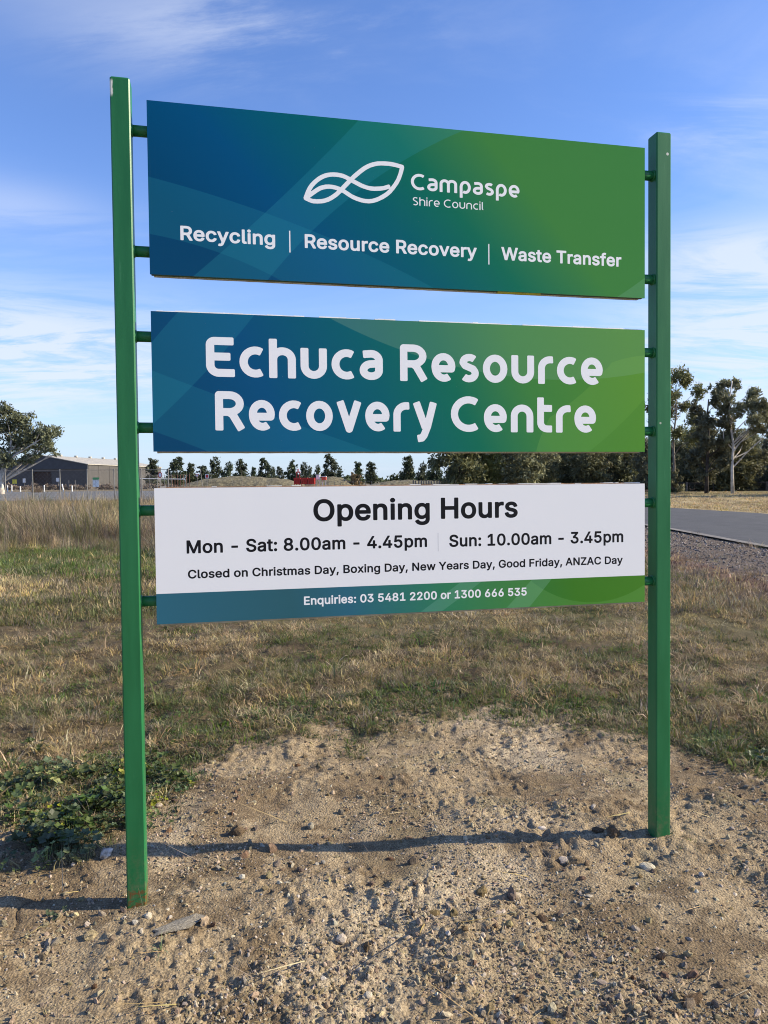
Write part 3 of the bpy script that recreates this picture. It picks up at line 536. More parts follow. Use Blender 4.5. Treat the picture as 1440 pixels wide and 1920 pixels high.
'd':(424,[[14,164,14,220,19,248,26,276,35,300,48,324,63,344,78,361,98,377,122,390,146,399,182,405,214,404,242,400,262,392,286,376,290,376,290,508,293,520,302,528,310,530,374,530,387,524,392,516,393,508,393,0,391,-8,386,-16,374,-21,310,-21,302,-18,296,-12,290,5,274,-7,254,-18,234,-25,214,-28,170,-27,146,-22,122,-14,98,-1,82,12,62,32,48,52,36,76,26,101,19,128],[118,172,123,140,134,112,146,94,161,80,182,71,206,68,230,72,246,79,261,92,273,108,283,132,289,160,291,192,288,224,282,251,272,272,263,284,250,295,238,302,226,307,210,309,190,308,174,304,162,297,142,279,127,252,119,216]]),
'e':(403,[[14,163,13,204,18,244,27,276,42,310,58,335,82,361,114,383,142,395,178,403,222,404,258,398,290,386,320,368,346,343,364,316,380,280,388,244,392,196,391,164,387,156,382,151,370,148,122,148,120,144,129,116,146,92,166,77,194,68,226,68,255,76,266,84,274,92,291,120,302,126,310,126,370,111,381,104,386,92,382,76,371,52,357,32,342,17,322,1,302,-10,282,-19,262,-24,234,-28,182,-27,142,-19,118,-9,103,0,86,13,66,32,43,64,31,88,23,112,17,140],[122,244,126,242,282,242,284,244,273,272,254,294,234,305,206,309,178,305,154,293,134,272]]),
'f':(253,[[-14,321,-15,380,-13,388,-6,396,2,400,58,400,60,404,61,448,68,476,82,502,106,526,126,538,142,544,162,549,186,551,214,550,238,545,254,539,262,530,263,516,248,464,242,453,234,448,226,447,202,453,182,452,170,446,164,432,163,404,166,400,230,400,238,397,244,392,249,380,249,328,246,316,242,311,234,307,166,306,163,304,163,0,159,-12,150,-19,142,-21,78,-21,67,-16,62,-8,60,0,60,304,58,306,2,306,-9,312]]),
'g':(425,[[14,166,13,205,16,233,22,264,30,289,44,317,62,343,82,364,102,379,122,390,142,397,182,404,214,404,242,400,262,392,290,374,293,385,297,393,310,400,374,400,386,395,392,385,393,377,393,-23,390,-47,383,-71,374,-91,360,-111,338,-133,309,-151,270,-165,230,-171,186,-171,142,-164,102,-149,74,-131,50,-106,33,-79,30,-71,31,-63,34,-57,40,-51,90,-23,102,-20,114,-25,146,-59,166,-70,182,-74,202,-76,226,-75,242,-72,266,-61,274,-54,282,-43,289,-23,290,13,246,-9,230,-13,206,-16,182,-16,158,-13,134,-6,110,5,90,17,74,30,56,49,42,69,31,93,22,117],[118,173,122,149,131,125,142,107,158,93,178,84,206,80,234,84,253,93,266,105,279,125,287,149,290,173,291,205,287,233,280,257,270,276,259,289,249,297,238,303,222,307,190,308,174,304,160,297,141,277,125,245,118,213]]),
'h':(410,[[33,-6,32,512,38,524,49,530,117,530,129,524,135,512,135,380,137,377,161,391,193,402,229,405,269,401,297,391,322,376,343,356,361,328,373,292,378,252,378,-4,371,-16,357,-21,293,-21,282,-16,277,-9,275,0,275,236,272,260,265,280,249,297,233,305,209,308,184,304,161,292,146,276,138,256,135,228,135,0,133,-9,128,-16,117,-21,53,-21,41,-17]]),
'i':(166,[[21,472,21,496,30,516,49,535,61,541,73,544,97,544,109,540,121,533,138,516,146,496,146,472,143,460,137,450,119,432,97,423,73,423,61,426,49,432,29,452],[33,-6,33,384,37,393,49,400,117,400,129,394,133,388,135,380,135,-4,128,-16,121,-20,113,-21,49,-21,39,-16]]),
'l':(189,[[33,67,33,514,37,523,49,530,117,530,129,524,133,518,135,510,136,82,137,76,141,73,173,75,181,72,187,66,191,58,202,6,201,-2,197,-11,189,-16,161,-22,117,-22,85,-13,65,0,49,18,38,42]]),
'm':(609,[[33,-6,32,380,34,388,41,396,53,400,117,399,129,391,132,384,133,376,157,392,185,403,213,407,241,405,265,399,285,389,301,377,317,358,321,357,347,380,381,397,417,406,453,406,481,401,509,389,533,372,553,348,562,332,570,312,575,292,578,268,578,0,576,-8,569,-17,557,-21,493,-21,482,-16,477,-8,475,0,474,268,469,284,460,296,441,306,421,309,397,306,381,300,366,284,358,264,356,244,356,0,354,-8,349,-16,337,-21,273,-21,261,-16,255,-8,253,0,252,272,245,288,233,300,217,307,201,309,177,305,159,296,145,280,137,260,135,236,135,0,133,-9,128,-16,117,-21,53,-21,41,-17]]),
'n':(409,[[33,-6,32,380,37,392,45,398,53,400,117,399,129,391,132,384,133,376,161,391,181,399,205,404,237,405,261,402,285,396,305,387,321,377,343,356,359,332,369,308,376,276,378,240,378,0,374,-12,369,-17,361,-21,297,-21,285,-18,277,-9,275,0,275,236,272,260,265,280,249,297,233,305,209,308,184,304,161,292,146,276,138,256,135,228,135,0,133,-9,128,-16,117,-21,53,-21,41,-17]]),
'o':(415,[[14,163,13,204,19,248,31,288,50,323,74,352,103,376,130,390,166,401,206,405,246,402,278,393,310,378,342,352,365,324,384,288,396,248,402,200,402,172,399,144,388,100,372,64,349,32,318,4,286,-14,250,-25,206,-29,166,-25,130,-14,110,-4,94,7,74,24,60,40,37,76,22,116],[118,168,123,140,131,116,144,96,162,80,182,70,206,67,230,70,250,78,268,92,282,112,290,132,296,160,298,188,295,220,288,248,277,272,268,284,254,296,242,303,230,306,214,309,194,308,178,304,162,296,150,286,138,272,125,244,118,208]]),
'p':(424,[[33,-149,32,377,35,389,41,396,49,400,117,399,125,395,130,389,133,373,161,391,177,398,201,403,229,405,269,401,293,394,313,385,345,362,361,346,373,329,393,292,405,249,411,201,408,145,399,101,384,65,362,33,337,8,305,-13,277,-23,241,-29,197,-26,169,-18,137,3,135,-3,135,-143,131,-155,125,-161,117,-164,53,-164,41,-160],[137,153,142,129,153,105,169,86,185,75,205,69,233,69,253,74,274,89,287,105,298,129,305,157,307,189,305,217,299,245,289,269,277,285,265,296,253,303,241,307,221,309,205,308,189,304,177,297,166,289,156,277,149,265,138,233,134,197]]),
'q':(424,[[14,164,13,205,16,233,21,261,30,289,42,314,62,343,82,364,102,379,122,390,142,397,182,405,214,404,246,399,267,389,290,373,293,385,297,393,310,400,374,400,386,395,392,385,393,377,393,-143,389,-155,382,-161,370,-164,310,-164,302,-162,294,-155,290,-143,290,1,286,1,262,-14,238,-24,214,-28,182,-29,158,-25,130,-17,102,-3,82,12,56,41,35,77,21,117],[118,169,123,141,134,113,146,94,162,80,182,71,206,68,230,72,249,81,262,93,274,111,285,137,289,161,291,189,288,225,281,253,271,273,262,285,250,295,238,302,226,307,210,309,190,308,174,304,162,297,141,277,126,249,118,213]]),
'r':(259,[[33,-6,32,376,34,388,41,396,49,400,113,400,121,398,128,392,133,380,157,394,185,403,217,406,245,405,253,402,261,395,264,384,264,320,259,308,253,304,245,301,205,305,177,300,165,294,153,284,143,272,138,260,135,236,135,0,133,-9,128,-16,117,-21,53,-21,41,-17]]),
's':(365,[[16,87,16,100,20,108,25,112,92,128,104,125,110,120,120,96,132,80,144,73,160,68,188,66,216,71,228,77,237,84,244,92,247,100,246,108,243,116,232,126,216,132,132,153,104,163,84,173,68,184,56,194,44,209,34,228,28,248,26,272,27,292,32,312,40,331,51,348,66,364,92,382,124,396,156,403,196,405,236,400,264,391,290,376,312,356,331,328,344,296,345,288,342,280,332,271,272,256,264,256,252,264,240,287,228,301,212,309,188,312,164,309,144,300,132,288,130,276,131,268,136,261,152,251,248,226,284,212,312,194,332,172,344,152,350,132,352,108,351,88,346,68,340,52,328,33,312,15,292,0,271,-12,228,-25,204,-28,172,-29,124,-22,104,-16,88,-9,68,4,52,18,40,32,30,48,23,64]]),
't':(227,[[-14,321,-15,380,-13,388,-6,396,2,400,42,400,44,404,45,476,50,486,58,491,126,492,138,488,145,480,147,472,147,404,150,400,206,400,214,397,220,392,225,380,225,328,224,320,219,312,206,306,150,306,147,304,147,96,149,80,154,74,174,71,206,75,218,68,222,60,234,4,231,-8,226,-14,210,-21,186,-25,154,-24,130,-21,106,-13,90,-4,75,8,62,24,51,48,44,80,44,304,42,306,2,306,-9,312]]),
'u':(410,[[33,115,32,379,34,387,39,395,53,400,117,400,128,395,133,388,135,379,135,143,137,119,145,99,161,82,177,74,201,71,226,75,249,87,262,103,272,127,275,151,275,379,277,388,285,397,297,400,361,400,373,393,378,379,378,-1,376,-9,369,-17,357,-21,293,-20,281,-12,278,-5,277,3,273,3,257,-8,237,-17,205,-25,161,-25,141,-21,121,-15,88,3,73,17,61,31,50,51,41,71]]),
'v':(389,[[-3,373,-4,380,-2,388,5,396,13,400,85,400,93,398,100,392,193,140,197,141,289,392,301,400,369,400,381,397,389,390,392,380,391,372,245,-8,237,-18,225,-21,161,-21,153,-18,146,-12]]),
'w':(567,[[3,373,2,380,4,388,11,396,19,400,87,400,95,398,103,392,107,384,167,171,171,162,197,260,235,391,243,398,251,400,315,400,327,397,332,392,336,384,395,170,399,166,463,391,471,398,479,400,547,400,559,395,565,384,565,372,446,-12,439,-18,427,-21,367,-21,359,-19,351,-12,287,210,283,219,216,-12,207,-19,199,-21,135,-21,124,-16,117,-4]]),
'x':(378,[[1,-6,0,4,4,12,128,192,129,196,11,368,8,380,13,393,21,398,29,400,101,400,112,396,130,372,189,278,193,280,217,320,270,396,281,400,349,400,357,399,365,395,372,384,373,376,370,368,250,192,375,12,379,0,377,-8,373,-15,365,-20,357,-21,285,-21,273,-16,189,112,170,80,114,-4,101,-18,93,-21,17,-21,7,-16]]),
'y':(389,[[-3,373,-4,383,0,391,5,396,13,400,85,400,93,398,101,391,193,139,197,141,284,383,289,393,297,398,305,400,373,400,385,395,392,383,390,371,217,-81,199,-113,181,-133,153,-152,129,-161,97,-166,57,-163,37,-157,31,-153,27,-145,27,-133,41,-81,45,-73,57,-65,93,-69,101,-68,109,-64,117,-57,125,-45,140,-1]]),
}
DISPLAY = {}
DISPLAY[100] = {
'C':(820,[[0,492,7,583,11,601,33,679,71,757,132,838,192,894,264,941,360,980,444,997,528,999,630,982,708,955,756,927,765,919,770,907,767,889,696,766,684,754,672,751,660,753,624,772,570,791,522,799,468,798,408,785,360,765,318,738,276,699,241,649,220,607,207,559,200,499,206,445,219,397,245,343,276,301,312,267,360,235,414,213,462,203,516,201,576,211,624,228,666,249,678,248,690,242,764,115,769,103,769,91,762,78,714,48,630,18,612,13,534,1,450,3,354,22,261,61,192,106,132,162,72,241,30,331,8,409]]),
'E':(680,[[0,293,1,810,7,852,21,888,31,906,54,937,90,966,108,977,150,994,192,1000,630,1000,642,998,654,990,662,972,662,828,655,810,642,802,630,800,210,800,202,798,200,792,201,612,204,610,552,610,564,607,576,597,582,582,582,444,581,432,575,420,564,413,552,410,204,410,201,408,200,402,200,306,202,282,207,264,221,240,231,228,246,216,264,207,282,202,306,200,654,200,666,196,677,186,682,168,682,30,680,18,672,8,654,0,294,0,240,6,186,22,126,56,86,90,51,132,20,192,6,240]]),
'R':(740,[[0,25,0,902,4,926,14,950,30,972,48,986,72,996,96,1000,372,999,450,990,522,966,540,958,607,914,660,858,675,836,702,782,708,764,719,698,720,680,709,608,702,588,673,530,660,512,606,455,547,416,734,92,737,80,732,64,720,53,600,-17,582,-21,570,-17,558,-4,363,332,312,370,204,370,201,368,200,362,200,26,197,14,186,3,174,-2,30,-2,12,4,3,14],[201,572,204,570,354,570,402,575,444,589,480,612,504,638,515,662,518,680,514,710,502,734,480,758,444,781,408,793,354,800,204,800,200,794]]),
'a':(600,[[2,227,0,252,5,300,23,354,56,408,98,450,140,479,194,503,248,516,392,530,397,534,387,552,374,565,350,579,326,587,284,589,128,573,116,574,104,581,99,588,95,600,81,738,84,756,92,766,110,773,278,789,320,789,362,784,416,769,458,750,494,726,533,690,560,654,579,618,596,564,600,522,600,246,593,198,586,174,561,126,524,83,482,51,467,42,422,21,362,5,290,0,236,6,188,18,122,48,69,90,39,126,28,144,10,186],[204,240,215,228,230,217,248,209,272,203,302,201,326,203,356,211,385,228,398,246,400,324,398,328,392,329,278,318,254,311,225,294,212,282,202,258,202,246]]),
'c':(600,[[0,388,8,475,30,547,38,565,76,631,124,685,196,739,276,774,348,788,366,789,438,786,510,768,558,746,569,733,572,721,570,709,507,583,498,572,486,566,474,566,444,579,408,588,372,589,330,580,297,565,264,542,234,506,217,475,206,439,201,397,205,355,218,313,240,275,264,248,294,226,330,210,372,201,408,202,444,211,474,224,486,224,499,217,508,205,571,79,571,61,564,49,558,44,516,24,444,5,360,1,270,18,192,53,126,103,78,156,70,169,33,235,11,301,7,319]]),
'e':(660,[[0,393,0,433,7,499,24,563,58,631,93,679,144,727,198,760,270,784,330,790,396,783,462,759,516,726,567,679,606,625,637,559,654,493,660,421,647,337,641,319,631,301,618,287,600,274,576,264,552,260,245,259,264,236,282,221,306,208,330,202,354,201,372,205,414,224,426,225,438,221,448,211,528,97,533,79,529,67,522,58,501,43,438,15,378,2,360,1,306,3,240,19,179,49,120,96,79,145,42,208,20,265,8,319],[204,463,210,460,450,460,455,463,448,493,437,517,414,549,396,566,372,580,354,586,330,589,306,586,288,580,264,566,246,549,223,517,212,493]]),
'h':(660,[[0,25,0,976,8,992,24,1001,174,1002,184,998,192,992,200,974,200,770,204,766,258,783,330,790,402,782,462,764,522,731,543,716,587,674,627,614,650,554,660,488,659,20,648,4,630,-2,486,-2,474,2,463,14,460,26,460,470,457,500,444,530,432,546,414,563,384,579,360,586,330,589,294,585,270,577,246,563,228,547,216,530,203,500,200,470,200,26,197,14,186,3,174,-2,30,-2,12,4,3,14]]),
'n':(660,[[0,25,1,470,8,530,28,590,35,608,69,662,122,716,174,750,198,762,264,783,330,790,402,782,474,757,534,719,586,668,621,614,630,596,652,530,660,458,660,26,654,11,642,1,630,-2,492,-2,474,2,463,14,460,32,460,452,456,488,445,518,430,542,411,560,384,577,360,586,330,589,300,586,276,577,249,560,230,542,215,518,204,488,200,452,200,32,197,14,186,3,174,-2,30,-2,12,4,3,14]]),
'o':(700,[[0,388,8,480,31,558,72,636,118,690,132,704,180,740,204,754,270,780,348,790,432,779,498,753,516,742,562,708,582,690,630,632,669,558,692,480,700,396,692,312,667,228,629,156,582,100,564,83,516,48,498,37,432,11,348,0,270,10,204,36,183,48,120,97,71,156,33,228,8,312],[204,360,205,348,217,306,236,270,261,240,288,219,318,206,348,201,378,205,408,217,438,239,462,268,483,306,495,348,499,396,495,438,481,486,462,522,432,556,408,573,378,585,348,589,324,586,288,571,263,552,240,525,219,486,205,438,201,396]]),
'r':(440,[[0,25,0,458,5,506,18,554,24,572,45,614,84,668,120,703,168,737,186,747,234,769,294,784,348,790,408,788,420,786,432,776,438,764,446,620,441,602,432,594,420,589,354,590,330,587,300,579,276,569,252,553,234,536,218,512,207,488,202,470,200,446,200,32,197,14,186,3,174,-2,30,-2,12,4,3,14]]),
's':(540,[[0,538,2,564,15,624,54,690,66,703,114,743,180,774,198,779,264,790,342,784,420,757,456,733,461,726,465,714,461,696,372,573,360,568,348,568,330,578,306,586,276,589,246,584,222,573,212,564,213,558,228,540,420,462,438,451,458,432,517,348,525,330,539,270,534,198,528,180,504,128,462,77,442,60,402,35,384,26,324,7,258,0,240,1,174,12,114,36,81,60,73,78,77,96,168,217,180,222,192,222,234,204,258,201,282,203,306,211,323,222,334,234,338,252,336,259,312,290,120,368,96,383,78,402,15,492,4,516]]),
't':(440,[[0,273,1,978,6,990,12,996,24,1001,174,1002,186,997,192,992,199,978,201,792,204,790,414,790,432,782,441,768,442,618,439,606,432,598,414,590,204,590,201,588,200,288,203,264,214,240,240,217,258,208,276,203,306,200,414,200,432,192,438,184,442,174,441,24,432,8,414,0,294,0,246,5,198,17,138,44,90,80,48,128,25,168,10,210,5,228]]),
'u':(660,[[0,323,0,762,3,774,12,786,30,792,174,792,187,786,197,774,200,762,200,336,204,300,213,276,227,252,250,228,276,213,300,204,330,201,360,204,384,213,410,228,433,252,447,276,456,300,460,336,460,762,463,774,474,788,492,792,630,792,642,789,654,780,660,762,660,330,653,264,630,192,594,133,579,114,528,67,480,36,462,28,402,8,342,1,324,0,258,8,186,33,124,72,78,117,66,132,33,186,11,246,7,264]]),
'v':(660,[[2,740,7,758,14,766,24,770,158,814,176,813,187,806,194,794,326,391,332,387,466,794,473,806,488,815,506,813,638,770,650,761,656,752,658,740,655,728,424,26,416,8,404,-7,392,-18,374,-30,356,-36,338,-40,314,-39,296,-34,278,-26,265,-16,253,-4,241,14]]),
'y':(660,[[8,722,4,736,5,748,12,760,20,767,158,817,176,815,187,808,194,796,350,365,356,368,465,784,470,797,482,808,500,810,638,774,652,766,659,754,659,736,494,106,386,-152,310,-242,290,-256,266,-266,158,-284,140,-278,134,-271,130,-260,107,-122,109,-104,116,-94,128,-87,182,-78,191,-74,215,-44,263,70,242,82,236,94]]),
}
DISPLAY[85] = {
'C':(820,[[3,460,0,502,9,592,32,676,70,754,132,838,195,896,263,940,345,975,363,980,441,997,531,999,615,986,633,981,711,953,759,926,769,916,773,904,770,892,708,784,693,775,681,775,639,799,579,820,519,829,465,828,399,814,345,791,298,760,253,718,218,670,190,610,177,562,171,502,176,442,195,376,219,328,250,286,297,240,347,208,399,186,465,172,519,171,579,180,639,201,681,225,699,223,709,214,771,106,771,88,759,74,705,44,627,17,531,1,441,3,363,20,345,25,267,57,185,112,128,166,74,238,31,328,9,406]]),
'a':(600,[[3,208,0,237,5,279,23,333,57,385,99,425,141,452,195,474,243,485,423,502,430,507,429,543,419,567,393,592,357,611,315,619,285,619,123,603,105,607,95,621,82,741,83,753,90,765,105,772,273,789,321,789,363,784,411,772,456,753,495,729,531,698,560,663,579,628,596,573,600,537,600,237,593,183,586,165,565,123,525,79,483,48,467,39,417,18,363,5,291,0,237,5,189,17,123,44,72,81,40,117,32,129,11,171],[171,237,177,219,189,205,207,193,237,180,267,173,297,170,333,173,363,180,393,193,405,201,418,213,426,225,430,243,430,327,423,331,273,318,243,311,219,300,201,288,189,277,177,260]]),
'e':(660,[[3,353,0,424,6,496,24,562,52,622,93,679,141,725,199,760,255,780,321,790,339,789,399,782,465,758,519,724,567,679,608,622,638,556,655,490,660,418,649,346,644,328,629,304,609,287,591,279,567,275,200,274,219,242,243,214,273,191,297,180,327,172,357,171,387,178,411,188,435,202,447,202,459,195,530,94,534,76,525,60,496,40,435,14,369,1,297,4,231,23,177,50,135,83,123,94,81,142,45,202,19,268,6,328],[173,448,177,445,483,445,487,448,487,454,486,466,474,508,460,538,438,568,411,592,387,606,357,616,327,619,303,616,273,607,243,588,222,568,200,538,184,502,174,466]]),
'm':(1060,[[3,11,0,26,0,512,9,578,16,602,47,662,93,714,147,752,165,760,231,783,297,790,363,783,381,780,447,755,513,708,585,756,645,778,663,783,717,789,741,789,807,781,879,754,939,712,987,656,1019,590,1030,518,1030,26,1028,14,1017,1,1005,-2,885,-2,872,2,862,14,860,26,860,506,856,536,842,566,825,585,801,601,765,615,729,619,693,615,657,600,634,584,618,566,604,536,600,506,600,26,598,14,591,4,585,0,573,-2,453,-2,441,2,432,14,430,26,430,506,426,536,412,566,393,586,370,602,333,616,297,619,261,614,230,602,204,584,188,566,174,536,170,506,170,26,168,14,159,2,141,-2,21,-2,9,4]]),
'p':(660,[[3,-249,0,-234,0,426,16,516,45,594,90,666,143,720,159,733,225,770,291,787,315,789,387,784,459,759,525,714,537,702,585,646,628,564,651,486,660,396,653,312,627,222,590,150,540,90,478,42,459,32,393,7,315,0,231,18,183,44,174,54,174,72,239,186,249,192,261,193,291,178,321,171,355,174,387,186,419,210,448,246,470,288,485,342,489,396,483,456,466,510,446,546,417,581,381,606,351,617,321,618,291,612,255,592,225,562,200,522,180,468,170,408,170,-234,168,-246,159,-258,141,-262,21,-262,9,-256]]),
's':(540,[[3,537,0,555,1,573,12,627,20,645,51,693,62,705,111,744,129,754,195,779,261,789,279,790,339,785,357,781,417,761,459,735,467,723,465,705,399,603,387,593,369,592,345,606,315,616,273,619,237,614,207,602,184,585,180,579,181,573,213,531,411,449,429,439,446,423,514,333,523,315,537,267,539,237,532,177,507,125,495,108,453,64,399,31,381,23,315,5,249,0,183,9,116,33,79,57,72,69,73,87,141,186,150,195,159,199,171,198,195,185,225,175,255,171,291,174,321,183,345,197,361,213,367,225,368,237,365,249,328,297,321,302,128,381,105,395,93,407,15,511]]),
}
DISPLAY[62] = {
'C':(820,[[4,450,0,503,9,593,32,677,70,755,130,836,191,893,265,941,358,979,442,997,532,999,628,983,706,955,772,917,777,905,773,893,732,821,727,815,718,811,706,813,652,843,592,864,526,875,460,873,388,859,328,834,270,797,214,743,179,695,150,635,131,569,125,497,131,431,147,371,178,306,220,249,274,200,328,166,388,141,454,127,520,125,592,136,652,157,706,187,718,189,727,185,732,179,776,101,776,89,766,78,706,45,628,17,532,1,442,3,358,21,268,57,196,103,184,113,127,167,73,239,32,323,9,407]]),
'S':(600,[[6,687,2,766,27,844,78,912,150,962,228,991,318,999,402,988,474,961,527,922,530,910,528,903,478,832,468,824,456,823,415,850,366,869,312,875,252,868,204,850,163,820,138,787,126,748,128,724,203,628,444,517,462,506,568,358,589,280,583,208,552,136,498,75,438,37,420,29,354,8,270,0,192,11,180,14,114,41,64,76,59,88,64,100,114,170,126,177,138,175,174,150,216,133,270,125,330,130,378,146,419,172,446,202,462,238,465,268,455,304,378,411,132,525,120,532,17,664]]),
'c':(600,[[4,350,0,395,8,473,34,558,80,635,130,691,193,737,274,773,358,789,436,786,508,769,568,741,578,731,579,725,576,713,538,637,526,628,514,629,472,650,424,662,364,665,308,653,262,633,214,599,177,557,149,509,131,455,124,395,131,335,149,281,176,233,214,191,262,157,310,136,364,125,424,128,472,140,514,161,528,161,538,152,579,71,578,59,568,49,514,23,442,5,358,1,274,17,202,48,130,99,75,161,34,233,9,311]]),
'e':(660,[[4,341,0,425,7,497,24,563,50,617,94,681,136,720,151,731,208,764,262,782,328,790,394,783,460,760,514,728,563,683,607,623,636,563,653,497,660,419,646,339,634,319,616,305,604,300,586,298,148,298,142,294,160,251,187,209,214,178,245,155,280,137,322,126,358,125,400,134,430,146,466,168,478,166,484,161,533,89,536,83,535,71,526,61,496,41,436,14,370,1,304,3,238,20,174,53,128,89,90,131,51,191,21,263],[124,425,130,422,532,422,535,425,535,431,532,473,518,521,498,563,472,598,442,626,406,648,370,661,328,665,292,661,256,649,220,628,188,599,162,563,142,521,128,473]]),
'h':(660,[[4,5,0,20,0,986,4,995,16,1002,106,1002,118,997,124,986,124,733,190,765,256,783,328,790,400,784,466,766,531,734,584,692,626,638,650,584,660,524,660,14,653,2,640,-2,550,-1,543,2,536,14,536,512,531,548,520,572,491,608,466,628,430,646,376,662,328,666,280,661,238,650,202,632,166,606,140,572,129,548,124,512,124,14,118,3,106,-2,16,-2]]),
'i':(144,[[4,5,0,20,0,776,4,785,16,792,106,792,118,787,124,776,124,770,124,14,118,3,106,-2,16,-2],[4,935,0,944,0,1034,5,1046,10,1050,22,1052,106,1052,119,1046,124,1034,124,950,122,938,118,933,106,928,22,928,10,930]]),
'l':(260,[[4,131,0,162,0,984,5,996,16,1002,106,1002,119,996,124,984,124,168,126,156,133,144,148,133,166,126,172,119,175,108,150,18,142,9,130,8,100,17,58,43,27,78,10,109]]),
'n':(660,[[4,5,0,20,0,500,9,566,31,620,40,637,76,685,127,728,190,763,256,783,328,790,400,783,472,761,533,728,586,682,622,633,652,560,660,500,660,20,658,8,652,2,640,-2,556,-2,543,2,536,14,536,494,531,530,517,566,490,602,460,627,424,647,376,661,328,666,280,660,232,645,198,626,170,602,143,566,129,530,124,494,124,14,118,3,106,-2,16,-2]]),
'o':(700,[[4,348,0,394,9,484,33,562,72,634,128,700,185,742,202,753,274,781,352,790,424,781,496,753,514,743,572,700,628,635,667,562,692,478,700,394,692,310,667,226,628,155,571,88,513,46,496,37,424,9,352,0,268,11,196,40,130,87,72,154,34,224,9,304],[130,334,148,274,178,220,214,179,256,149,304,130,352,125,400,132,442,149,484,178,522,220,552,274,568,328,575,400,570,454,552,514,523,568,490,606,442,641,400,658,352,665,304,660,256,641,214,610,178,570,148,514,130,454,125,400]]),
'r':(440,[[4,5,0,20,0,488,6,542,24,596,52,644,88,686,130,721,178,749,232,770,292,785,352,790,424,789,430,786,436,780,439,770,445,686,442,674,436,668,430,666,406,664,352,666,310,662,268,652,238,640,202,619,174,596,153,572,139,548,128,518,124,482,124,14,118,3,106,-2,16,-2]]),
'u':(660,[[4,255,0,292,0,772,4,785,16,792,106,792,118,787,123,778,124,298,129,256,142,225,167,190,202,161,238,142,280,130,328,124,376,129,424,143,460,163,490,188,518,226,531,256,536,298,537,778,544,789,556,792,640,792,649,790,656,784,660,772,660,292,653,232,647,214,622,157,585,106,536,64,472,28,394,6,328,0,262,6,190,27,124,64,70,112,32,166,10,220]]),
}
LOGO = [[2,33,0,45,21,101,37,133,56,161,82,189,114,218,142,237,174,253,198,261,226,267,254,270,286,270,314,267,334,264,365,253,390,242,394,242,421,269,462,305,494,331,514,345,538,359,566,372,594,382,626,390,654,393,694,396,750,395,790,389,842,379,850,376,855,369,857,357,847,317,826,257,805,217,771,169,742,134,710,106,670,79,618,53,582,41,550,36,518,36,482,40,446,49,410,61,378,77,334,103,322,109,318,109,282,74,238,42,206,25,170,12,150,8,114,4,82,3,66,5,46,11,10,25],[53,45,70,40,82,39,110,39,146,43,174,50,202,62,230,79,259,101,281,121,278,124,262,129,226,133,198,131,166,123,142,113,112,93,55,49],[62,105,66,102,110,134,134,148,154,156,182,164,210,167,242,167,274,162,310,152,366,213,354,220,327,229,294,234,270,235,242,234,218,230,198,224,178,216,158,205,138,192,119,177,99,157,82,137],[344,137,410,99,442,87,474,78,502,72,522,71,550,71,574,75,590,80,618,91,638,101,670,121,690,135,706,148,726,169,722,170,686,156,646,148,598,143,566,143,534,148,494,158,466,168,402,197,398,195],[426,225,494,195,530,184,554,180,594,178,642,183,678,190,718,205,726,204,730,201,734,196,736,185,738,183,766,221,788,257,807,305,818,346,814,349,774,356,722,361,658,359,630,355,606,349,566,334,529,313,486,279]]

# ------------------------------------------------------------------ the sign
YAW = 0.21539; TILT = 0.0128
ca, sa = math.cos(YAW), math.sin(YAW)
SX, SY = -0.3917, 3.1058
sign = thing('entrance_sign', 'large green and blue council sign with three panels standing between two green steel posts', 'sign', (SX * ca - SY * sa, SX * sa + SY * ca, 0))
sign.rotation_euler = (-TILT, 0, YAW)
PW = .075; SW = 2.3686
def paint(name, rust):
    m_ = bpy.data.materials.new(name); m_.use_nodes = True; t = NT(m_.node_tree); b = t.nt.nodes['Principled BSDF']; co = t.n('ShaderNodeTexCoord').outputs['Object']
    s_ = t.n('ShaderNodeSeparateXYZ'); t.L.new(co, s_.inputs[0]); X, Y, Z = s_.outputs
    n = t.noise(t.mapping(co, (14, 14, 1.6)), 1, 5, .6)
    c = t.mix(t.ss(n, .3, .7), (.013, .125, .040), (.020, .160, .054))
    dirt = t.m('MULTIPLY', t.ss(Z, .35, 0), t.ss(t.noise(co, 30, 5, .7), .40, .75)); c = t.mix(t.m('MULTIPLY', dirt, .6), c, (.16, .14, .08))
    fade = t.m('MULTIPLY', t.ss(t.noise(t.mapping(co, (60, 60, 5)), 1, 4, .7), .60, .75), .25); c = t.mix(fade, c, (.10, .30, .16))
    if rust:
        k = t.m('MULTIPLY', t.ss(t.m('ADD', Z, t.m('MULTIPLY', t.noise(co, 70, 4, .7), .012)), .082, .074), t.m('MULTIPLY', t.ss(t.noise(co, 45, 5, .75), .44, .60), .8)); c = t.mix(k, c, (.16, .055, .018))
        k2 = t.m('MULTIPLY', t.ss(Z, 3.215, 3.235), t.m('MULTIPLY', t.ss(t.m('ADD', X, t.m('MULTIPLY', t.noise(co, 40, 2), .012)), .019, .014), t.ss(Z, 3.29, 3.275))); c = t.mix(k2, c, (.62, .62, .55))
    else:
        d = t.vm('DISTANCE', co, (SW + .055, 0, 3.20)); c = t.mix(t.ss(d, .008, .005), c, (.6, .6, .52))
        d = t.vm('DISTANCE', co, (SW + .02, 0, 1.97)); c = t.mix(t.ss(d, .006, .004), c, (.4, .45, .35))
    t.put(b.inputs['Base Color'], c); t.L.new(t.m('ADD', t.m('MULTIPLY', n, .25), .27), b.inputs['Roughness'])
    t.L.new(t.bump(t.noise(co, 160, 3, .6), .12, .002), b.inputs['Normal']); b.inputs['Specular IOR Level'].default_value = .3; return m_
pl_, pr_m = paint('green_paint_left', True), paint('green_paint_right', False)
